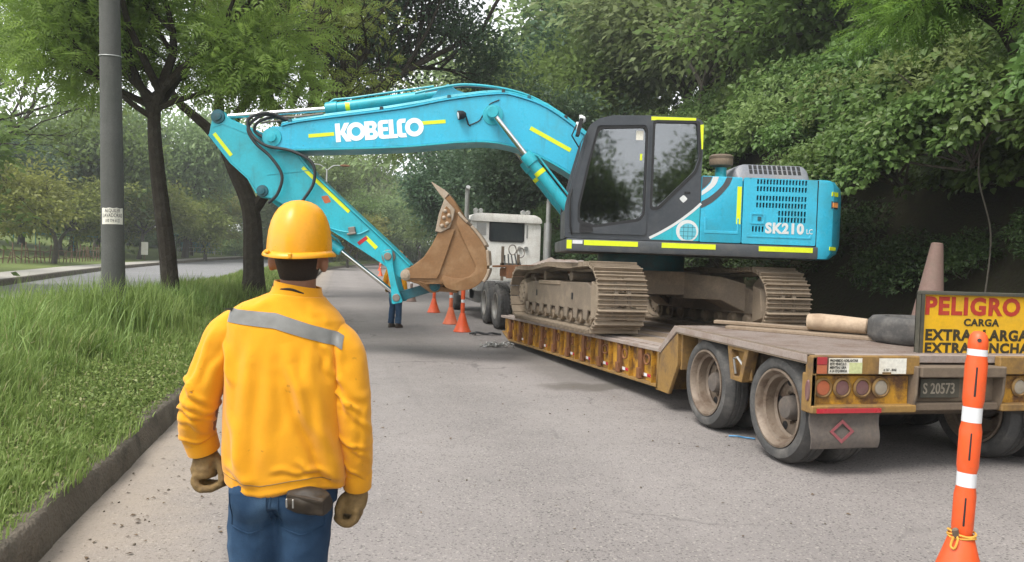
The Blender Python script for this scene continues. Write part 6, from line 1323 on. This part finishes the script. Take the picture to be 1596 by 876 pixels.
def cloth_mat(name, col, dk, weave=420, rough=.85, spots=None):
    q = NT(name); v = q.coord('Object'); n1 = q.noise(v, 7, 4, .6); n2 = q.noise(v, weave, 2); n3 = q.noise(v, 2.2, 3)
    c = q.mix(q.ramp(n1, .35, .75), col, dk); c = q.mix(q.math('MULTIPLY', q.ramp(n2, .35, .7), .25), c, tuple(x * .7 for x in col))
    if spots: c = q.mix(q.math('MULTIPLY', q.ramp(q.noise(v, 24, 3), .69, .75), .55), c, spots)
    w1 = q.math('ABSOLUTE', q.math('SUBTRACT', q.noise(q.coord('Object', (1, 1, .55)), 15, 3, .5), .5), 0); w2 = q.math('ABSOLUTE', q.math('SUBTRACT', q.noise(v, 42, 3, .5), .5), 0)
    hh = q.math('ADD', q.math('ADD', q.math('MULTIPLY', q.ramp(w1, 0, .22), .35), q.math('MULTIPLY', q.ramp(w2, 0, .16), .08)), q.math('MULTIPLY', n2, .16))
    p = q.pbr(c, rough, 0, q.bump(hh, .30, .005), .25); p.inputs['Sheen Weight'].default_value = .2; return q.m
m_jack = cloth_mat('amber work jacket cloth', (.76, .335, .008), (.66, .275, .006), spots=(.25, .10, .01))
def jeans_mat():
    q = NT('blue denim'); v = q.coord('Object'); n1 = q.noise(v, 5, 4, .6); n2 = q.noise(v, 380, 2); n3 = q.noise(q.coord('Object', (1, 1, .25)), 9, 4)
    c = q.mix(q.ramp(n1, .3, .75), (.012, .034, .074), (.042, .090, .165)); c = q.mix(q.math('MULTIPLY', q.ramp(n3, .48, .72), .5), c, (.10, .17, .26)); c = q.mix(q.math('MULTIPLY', q.ramp(n2, .4, .7), .35), c, (.01, .02, .05))
    q.pbr(c, .9, 0, q.bump(n2, .3, .002), .2); return q.m
m_jean = jeans_mat()

def build_person(name, label, frame):
    t = thing(name, label, 'person', frame); F_ = frame
    # body: one continuous surface
    b = MB()
    b.loft([ering((0, .012, z), a, d_, 20) for z, a, d_ in ((1.44, .075, .07), (1.49, .057, .058), (1.53, .056, .060), (1.56, .060, .072), (1.60, .072, .090), (1.65, .076, .097), (1.70, .070, .090), (1.735, .045, .06), (1.748, .012, .02))])
    b.ball((.004, .085, 1.545), .042, 12, (1.05, .75, .75)); b.ball((.004, .118, 1.595), .017, 10, (.8, 1.1, 1.2)); b.ball((.004, .110, 1.565), .022, 10, (1.1, .5, .45))
    for s in (-1, 1): b.ball((s * .086 + .002, -.002, 1.588), .034, 12, (.42, .75, 1.1)); b.ball((s * .032, .098, 1.625), .018, 8, (1.1, .6, .6))
    b.loft([ering((-.03, 0, z), a, d_, 20) for z, a, d_ in ((.80, .14, .09), (1.0, .14, .09), (1.2, .15, .09), (1.36, .15, .08), (1.45, .08, .06))])
    for pts in ([(-.18, 0, 1.38), (-.28, -.01, 1.15), (-.31, .03, .95), (-.30, .045, .90)], [(.13, 0, 1.37), (.20, -.01, 1.12), (.215, .02, .88), (.21, .04, .80)]): b.tube(pts, [.05, .042, .032, .03], 12)
    for x0, x1 in ((-.115, -.135), (.04, .06)): b.tube([(x0, 0, .85), (x0, .01, .5), (x1, -.01, .1)], [.075, .055, .045], 12)
    inst('body', remesh(b, .009, 'body', m_skin, 4), t, F_)
    # hair over nape and back of skull
    hm = MB(); rings = []
    for z, a, d_ in ((1.520, .048, .050), (1.535, .0575, .064), (1.578, .069, .083), (1.62, .079, .098), (1.66, .080, .100)): rings.append(ering((0, .008, z), a, d_, 28))
    hm.loft(rings); hme = hm.mesh('hair', m_hair)
    bm = bmesh.new(); bm.from_mesh(hme); bmesh.ops.bisect_plane(bm, geom=bm.verts[:] + bm.edges[:] + bm.faces[:], plane_co=(0, .035, 1.6), plane_no=(0, 1, .15), clear_outer=True); bm.to_mesh(hme); bm.free(); inst('hair', hme, t, F_)
    # jacket
    j = MB()
    tors = [(.845, .180, .120, -.018), (.86, .192, .134, -.02), (.90, .200, .140, -.022), (.97, .203, .142, -.025), (1.08, .204, .141, -.028), (1.2, .205, .140, -.028), (1.30, .204, .134, -.03), (1.37, .200, .122, -.03), (1.412, .188, .108, -.028), (1.440, .158, .095, -.021), (1.462, .118, .086, -.009), (1.482, .090, .079, 0)]
    j.loft([ering((cx_, .0 if z < 1.3 else .005, z), a, d_, 36, -.06 * max(0, min(1, (z - 1.1) * 4))) for z, a, d_, cx_ in tors])
    def slv(pts, r):
        sm = MB(); sp = smooth_curve(pts, 5); m = len(sp); rr = list(np.interp(np.linspace(0, 1, m), np.linspace(0, 1, len(r)), r)); sm.tube(sp, rr, 24); sm.ball(sp[0], rr[0] * .98, 16); return remesh(sm, .0062, 'sleeve', m_jack, 4)
    slv_l = slv([(-.185, .004, 1.365), (-.228, .0, 1.325), (-.268, -.012, 1.225), (-.305, -.025, 1.115), (-.322, .0, 1.03), (-.312, .03, .952)], [.070, .075, .069, .063, .058, .047])
    slv_r = slv([(.128, .004, 1.335), (.158, -.004, 1.29), (.183, -.016, 1.20), (.204, -.026, 1.09), (.214, -.004, .96), (.212, .028, .845)], [.070, .073, .067, .060, .053, .041])
    jm = remesh(j, .0062, 'jacket', m_jack, 5)
    co = np.empty(len(jm.vertices) * 3, np.float32); jm.vertices.foreach_get('co', co); co = co.reshape(-1, 3); no = np.empty_like(co).ravel(); jm.vertices.foreach_get('normal', no); no = no.reshape(-1, 3)
    def rid(p, s): return 1 - abs(noise.noise((p[0] * s[0] + 3.1, p[1] * s[1], p[2] * s[2]))) * 2
    dsp = np.zeros(len(co))
    cl01 = lambda v: max(0., min(1., v))
    # folds of the cloth: (from x, z, to x, z, width, height) seen from behind
    BK = [(-.19, 1.27, -.145, .93, .030, .007), (-.10, 1.31, -.125, .90, .034, .008), (-.035, 1.28, -.05, .96, .030, .006), (.04, 1.22, .168, .895, .022, .016), (.075, 1.29, .135, 1.02, .020, .008), (.01, 1.30, .045, 1.08, .026, .005), (-.16, 1.08, -.10, .88, .022, .006),
          (.06, .955, .165, .90, .012, .006), (-.02, .935, .10, .925, .011, .004), (-.19, .93, -.08, .895, .014, .005), (.12, 1.33, .15, 1.22, .012, .006), (-.21, 1.33, -.17, 1.20, .013, .006), (-.06, 1.46, -.18, 1.415, .014, .003), (.06, 1.45, .13, 1.40, .014, .003)]
    SLV = [(-.235, 1.37, -.30, 1.16, .020, .007), (-.20, 1.30, -.275, 1.19, .014, .007), (-.355, 1.20, -.245, 1.145, .013, .008), (-.365, 1.145, -.25, 1.105, .010, .009), (-.37, 1.10, -.26, 1.075, .010, .008), (-.375, 1.045, -.275, 1.05, .009, .006), (-.37, 1.01, -.27, 1.0, .009, .007), (-.34, 1.17, -.31, 1.02, .012, .005),
           (.17, 1.33, .215, 1.13, .018, .007), (.135, 1.24, .235, 1.17, .013, .008), (.15, 1.165, .25, 1.115, .010, .008), (.16, 1.10, .255, 1.075, .010, .008), (.165, 1.05, .26, 1.01, .010, .007), (.17, .985, .26, .955, .010, .007), (.18, .93, .25, .915, .009, .006), (.24, 1.13, .225, .95, .012, .005)]
    def fold(x, z, F):
        ax, az_, bx, bz, w, h = F; dx, dz = bx - ax, bz - az_; L2 = dx * dx + dz * dz; L = math.sqrt(L2); tt = ((x - ax) * dx + (z - az_) * dz) / L2
        if tt < -.15 or tt > 1.15: return 0.
        d = ((x - ax) * dz - (z - az_) * dx) / L + .004 * math.sin(tt * 9 + ax * 40)
        if abs(d) > 4 * w: return 0.
        return h * cl01((tt + .15) * 4) * cl01((1.15 - tt) * 4) * (math.exp(-(d / w) ** 2) - .75 * math.exp(-((d - 1.5 * w) / (.8 * w)) ** 2))
    def sleeve_folds(me_):
        for v in me_.vertices:
            x, y, z = v.co; g = .004 * noise.noise((x * 11, y * 9, z * 9)) + .002 * noise.noise((x * 26, y * 20, z * 26))
            for q_, F in enumerate(SLV): g += fold(x + .25 * y * (1 if q_ % 2 else -1), z + (.25 if q_ % 3 else -.35) * y, (F[0], F[1] + .012 * (q_ % 2), F[2], F[3] - .02 * (q_ % 3), F[4] * (1.1 if q_ % 2 else .75), F[5] * (.7 if q_ % 2 else .95)))
            v.co = v.co + v.normal * (g - .001)
        me_.update()
    sleeve_folds(slv_l); sleeve_folds(slv_r)
    for i, p in enumerate(co):
        x, y, z = (float(q) for q in p)
        f = .006 * noise.noise((x * 6, y * 5, z * 2.6)) + .002 * noise.noise((x * 19, y * 14, z * 12)); bk = cl01((.06 - y) * 20)
        for F in BK: f += 1.3 * fold(x, z, F) * bk
        f += .004 * math.exp(-((z - .862) / .008) ** 2)                  # stitched hem
        dsp[i] = f - .001
    co = co + no * dsp[:, None]; hm_ = np.clip((.93 - co[:, 2]) / .05, 0, 1) * (np.abs(co[:, 0] + .02) < .215); co[:, 2] += hm_ * np.interp(co[:, 0], [-.21, -.15, -.06, .03, .10, .17], [.006, -.004, -.012, .006, .014, -.006])
    jm.vertices.foreach_set('co', co.astype(np.float32).ravel()); jm.update(); jk = inst('jacket', jm, t, F_); inst('sleeve', slv_l, jk, F_); inst('sleeve', slv_r, jk, F_)
    av, af = [tuple(c) for c in co], [tuple(p.vertices) for p in jm.polygons]
    for me_ in (slv_l, slv_r): k0 = len(av); av += [tuple(v.co) for v in me_.vertices]; af += [tuple(i + k0 for i in p.vertices) for p in me_.polygons]
    bv = BVHTree.FromPolygons(av, af)
    def back(x, z, off=.003, y0=-1):
        h = bv.ray_cast(Vector((x, y0, z)), Vector((0, 1, 0))); return (x, (h[0].y if h[0] else -.1) - off, z)
    def patch(nm, f0, f1, x0, x1, mat, nx=40, nz=6, off=.003):
        mb = MB(); vs, fs = [], []
        for i in range(nx):
            x = x0 + (x1 - x0) * i / (nx - 1)
            for k in range(nz): vs.append(back(x, f0(x) + (f1(x) - f0(x)) * k / (nz - 1), off))
        for i in range(nx - 1):
            for k in range(nz - 1): a = i * nz + k; fs.append((a, a + nz, a + nz + 1, a + 1))
        mb.add(vs, fs); return mb.build(nm, mat, jk, F_, ang=80)
    btop = lambda x: float(np.interp(x, [-.25, -.035, .15, .18], [1.434, 1.424, 1.368, 1.350])); bbot = lambda x: float(np.interp(x, [-.25, -.035, .15, .18], [1.392, 1.376, 1.324, 1.306]))
    patch('reflective_tape', bbot, btop, -.203, .172, m_stripe)
    MB().tube([back(x, float(np.interp(x, [-.2, -.15, -.06, .03, .10, .16], [.897, .89, .88, .898, .906, .89])), .0006) for x in np.linspace(-.205, .15, 50)], .0013, 4).build('hem_stitch', m_leather, jk, F_)
    # collar, cuffs
    c = MB(); rings = []
    for z, a, d_ in ((1.455, .100, .092), (1.478, .084, .082), (1.503, .076, .077), (1.514, .0745, .0755), (1.512, .0695, .071), (1.48, .068, .07)): rings.append(ering((0.0, .012, z), a, d_, 36, -.16))
    c.loft(rings, caps=False); inst('collar', c.mesh('collar', m_jack, ang=60), jk, F_)
    mb = MB(); mb.tube([(.078 * math.cos(a), .012 + .078 * math.sin(a), 1.495 - .012 * math.cos(a) - .004 * math.sin(5 * a)) for a in np.linspace(3.4, 5.6, 22)], .0042, 6); mb.build('cord', m_hair, jk, F_)
    def cuff(c0, c1, r):
        mb = MB(); c0, c1 = Vector(c0), Vector(c1); mb.tube([c0, c0 + (c1 - c0) * .1, c0 + (c1 - c0) * .9, c1, c1 - (c1 - c0) * .1], [r * .97, r * 1.04, r * 1.0, r * .97, r * .86], 20); mb.build('cuff', m_jack, jk, F_)
    cuff((-.318, .017, .995), (-.307, .035, .938), .0535); cuff((.214, .015, .90), (.211, .035, .832), .0475)
    # jeans
    l = MB(); l.loft([ering((-.025, .0, z), a, d_, 30) for z, a, d_ in ((.80, .178, .128), (.86, .180, .130), (.92, .175, .122), (.97, .168, .115))])
    l.tube(smooth_curve([(-.108, 0, .84), (-.114, .0, .70), (-.118, .008, .50), (-.125, -.005, .30), (-.130, -.02, .10)], 4), list(np.interp(np.linspace(0, 1, 17), [0, .25, .5, 1], [.094, .090, .074, .068])), 20)
    l.tube(smooth_curve([(.048, 0, .84), (.046, .0, .70), (.045, .012, .50), (.055, .0, .30), (.062, -.015, .10)], 4), list(np.interp(np.linspace(0, 1, 17), [0, .25, .5, 1], [.094, .090, .074, .068])), 20)
    l.ball((-.10, -.055, .83), .09, 14, (1, .9, 1.1)); l.ball((.045, -.055, .83), .09, 14, (1, .9, 1.1))
    lm_ = remesh(l, .008, 'jeans', m_jean, 4)
    for v in lm_.vertices:
        p = v.co; f = .005 * rid((p.x, p.y, p.z), (11, 9, 9)) + .006 * rid((p.x * .5 + p.z * .6, p.y, p.z), (6, 6, 9)) * max(0, min(1, (.80 - p.z) * 6)) + (.006 * rid((p.x, p.y, p.z), (3, 3, 24)) if p.z < .25 else 0); v.co = p + v.normal * (f - .004)
    lm_.update(); je = inst('jeans', lm_, t, F_)
    cj = [tuple(v.co) for v in lm_.vertices]; bj = BVHTree.FromPolygons(cj, [tuple(p.vertices) for p in lm_.polygons])
    def jb(x, z, off=.003):
        h = bj.ray_cast(Vector((x, -1, z)), Vector((0, 1, 0))); return (x, (h[0].y if h[0] else -.1) - off, z)
    for xc, w in ((-.105, .062), (.060, .066)):
        vs, fs = [], []; out_ = []
        for i in range(10):
            for k in range(8):
                x = xc + (i / 9 - .5) * 2 * w; zt = .845; zb = .735 - .022 * (1 - abs(i / 9 - .5) * 2); vs.append(jb(x, zb + (zt - zb) * k / 7, .0035))
        for i in range(9):
            for k in range(7): a = i * 8 + k; fs.append((a, a + 8, a + 9, a + 1))
        mb = MB(); mb.add(vs, fs); pk = mb.build('back_pocket', m_jean, je, F_, ang=80)
        edge = [jb(xc - w, z, .006) for z in np.linspace(.845, .735, 8)] + [jb(x, .735 - .022 * (1 - abs((x - xc) / w)), .006) for x in np.linspace(xc - w, xc + w, 12)] + [jb(xc + w, z, .006) for z in np.linspace(.735, .845, 8)]
        MB().tube(edge, .0018, 4).build('pocket_seam', m_stripe if False else m_jean, je, F_)
    MB().tube([jb(-.030 + .004 * math.sin(z * 30), z, .001) for z in np.linspace(.90, .70, 14)], .003, 5).build('centre_seam', m_jean, je, F_)
    # helmet
    h = MB(); n = 48; rings = []; HC = Vector((.002, .012, 0))
    prof = [(1.612, 1.0), (1.635, .995), (1.66, .98), (1.69, .945), (1.718, .88), (1.742, .785), (1.762, .66), (1.777, .50), (1.786, .31), (1.790, .12)]
    for z, s in prof: rings.append([(HC.x + .1030 * s * math.cos(a), HC.y + .130 * s * math.sin(a), z + (.004 * s if abs(math.cos(a)) < .16 else 0)) for a in np.linspace(0, 2 * math.pi, n + 1)[:-1]])
    h.loft(rings); he = h.mesh('helmet', m_helm, ang=60); helm = inst('helmet', he, t, F_ @ T(.0, 0, 0))
    def br(r0, z): return [(HC.x + (.1030 + r0) * math.cos(a), HC.y + (.130 + r0 + .035 * max(0, math.sin(a)) ** 2 * (r0 > .006)) * math.sin(a), z - .004 * math.sin(a) * 0 - .010 * (max(0, -math.sin(a)) ** 2)) for a in np.linspace(0, 2 * math.pi, n + 1)[:-1]]
    mb = MB(); mb.loft([br(-.006, 1.628), br(.002, 1.626), br(.010, 1.619), br(.0135, 1.612), br(.0125, 1.607), br(.008, 1.608), br(-.004, 1.616)], caps=False); mb.build('brim', m_helm, helm, F_, ang=70)
    mb = MB(); mb.box((.012, -.128, 1.607), (.012, .012, .018)); mb.box((-.070, -.098, 1.618), (.02, .01, .012), (0, 0, -35)); mb.build('ratchet_knob', m_helm, helm, F_, bev=.003)
    # gloves: palm, four curled fingers, thumb
    def glove(pal, fingers, thumb, wrist):
        g = MB(); g.tube(smooth_curve(wrist, 4), list(np.linspace(.036, .040, 4 * (len(wrist) - 1) + 1)), 14)
        g.loft([ering(c_, a, d_, 18) for c_, a, d_ in pal])
        for f in fingers: g.tube(smooth_curve(f[0], 4), list(np.interp(np.linspace(0, 1, 4 * (len(f[0]) - 1) + 1), [0, 1], [f[1], f[1] * .8])), 10); g.ball(f[0][-1], f[1] * .8, 8)
        g.tube(smooth_curve(thumb, 4), list(np.linspace(.017, .012, 4 * (len(thumb) - 1) + 1)), 10); g.ball(thumb[-1], .012, 8)
        m_ = remesh(g, .0042, 'glove', m_leather, 2)
        for v in m_.vertices: v.co = v.co + v.normal * (.0028 * rid(v.co, (26, 26, 34)) - .001)
        m_.update(); inst('glove', m_, t, F_)
    yl = (.005, .027, .049, .070)
    glove([((-.302, .036, .925), .040, .036), ((-.303, .038, .895), .046, .044), ((-.305, .038, .868), .044, .046), ((-.303, .038, .855), .036, .042)],
          [([(-.318, y, .872), (-.322, y - .004, .842 - .006 * (i == 1)), (-.302, y - .006, .822 - .005 * (i == 1)), (-.272 + .004 * i, y - .004, .822), (-.252 + .006 * i, y, .834)], .0155 - .001 * (i == 0)) for i, y in enumerate(yl)],
          [(-.275, .035, .925), (-.248, .022, .90), (-.236, .012, .868), (-.238, .004, .840)], [(-.308, .03, .965), (-.304, .035, .935), (-.302, .036, .915)])
    glove([((.208, .04, .815), .036, .034), ((.205, .042, .79), .040, .042), ((.200, .043, .765), .038, .044), ((.198, .043, .752), .032, .040)],
          [([(.212, y, .77), (.214, y - .003, .742), (.196, y - .005, .722 - .004 * (i == 1)), (.170 - .003 * i, y - .003, .724), (.152 - .004 * i, y, .738)], .0150) for i, y in enumerate((.008, .030, .051, .070))],
          [(.182, .035, .81), (.163, .018, .79), (.156, .008, .765), (.160, .002, .745)], [(.211, .035, .86), (.209, .038, .83), (.208, .04, .805)])
    # belt pouch on the right hip
    mb = MB(); mb.ball((.092, -.128, .838), .5, 20, (.155, .085, .090)); mb.box((.092, -.135, .838), (.135, .05, .06), (8, 4, -14)); pm_ = remesh(mb, .005, 'belt_pouch', m_pouch, 8)
    for v in pm_.vertices: v.co = v.co + v.normal * .004 * noise.noise(v.co * 30)
    po_ = inst('belt_pouch', pm_, t, F_)
    mb = MB(); mb.box((.092, -.160, .856), (.125, .022, .014), (14, 4, -14)); mb.build('pouch_flap', m_pouch, po_, F_, bev=.006, seg=2)
    for x in (.035, .056): mb = MB(); mb.box((x, -.172 + (x - .035) * .24 * -1, .842), (.005, .005, .028), (4, 0, -14)); mb.build('pouch_zip', m_galv, po_, F_, bev=.001)
    # boots
    for x, y in ((-.130, -.02), (.062, -.015)):
        mb = MB(); mb.loft([ering((x, y + .045, .0), .050, .135, 18), ering((x, y + .045, .03), .050, .135, 18), ering((x, y + .035, .06), .047, .118, 18), ering((x, y + .01, .09), .046, .08, 18), ering((x, y, .15), .048, .056, 18), ering((x, y, .19), .05, .055, 18)]); mb.build('boot', m_boot, t, F_, ang=50)
    return t
man = build_person('person', 'worker in amber jacket, yellow helmet and jeans seen from behind', T(-.135, 2.57, 0) @ RZ(-13))
copy_thing(man, T(1.27, 16.95, 0) @ RZ(-38) @ Matrix.Diagonal((.97, .97, .97, 1)), 'worker in yellow jacket and jeans half hidden behind the excavator arm')
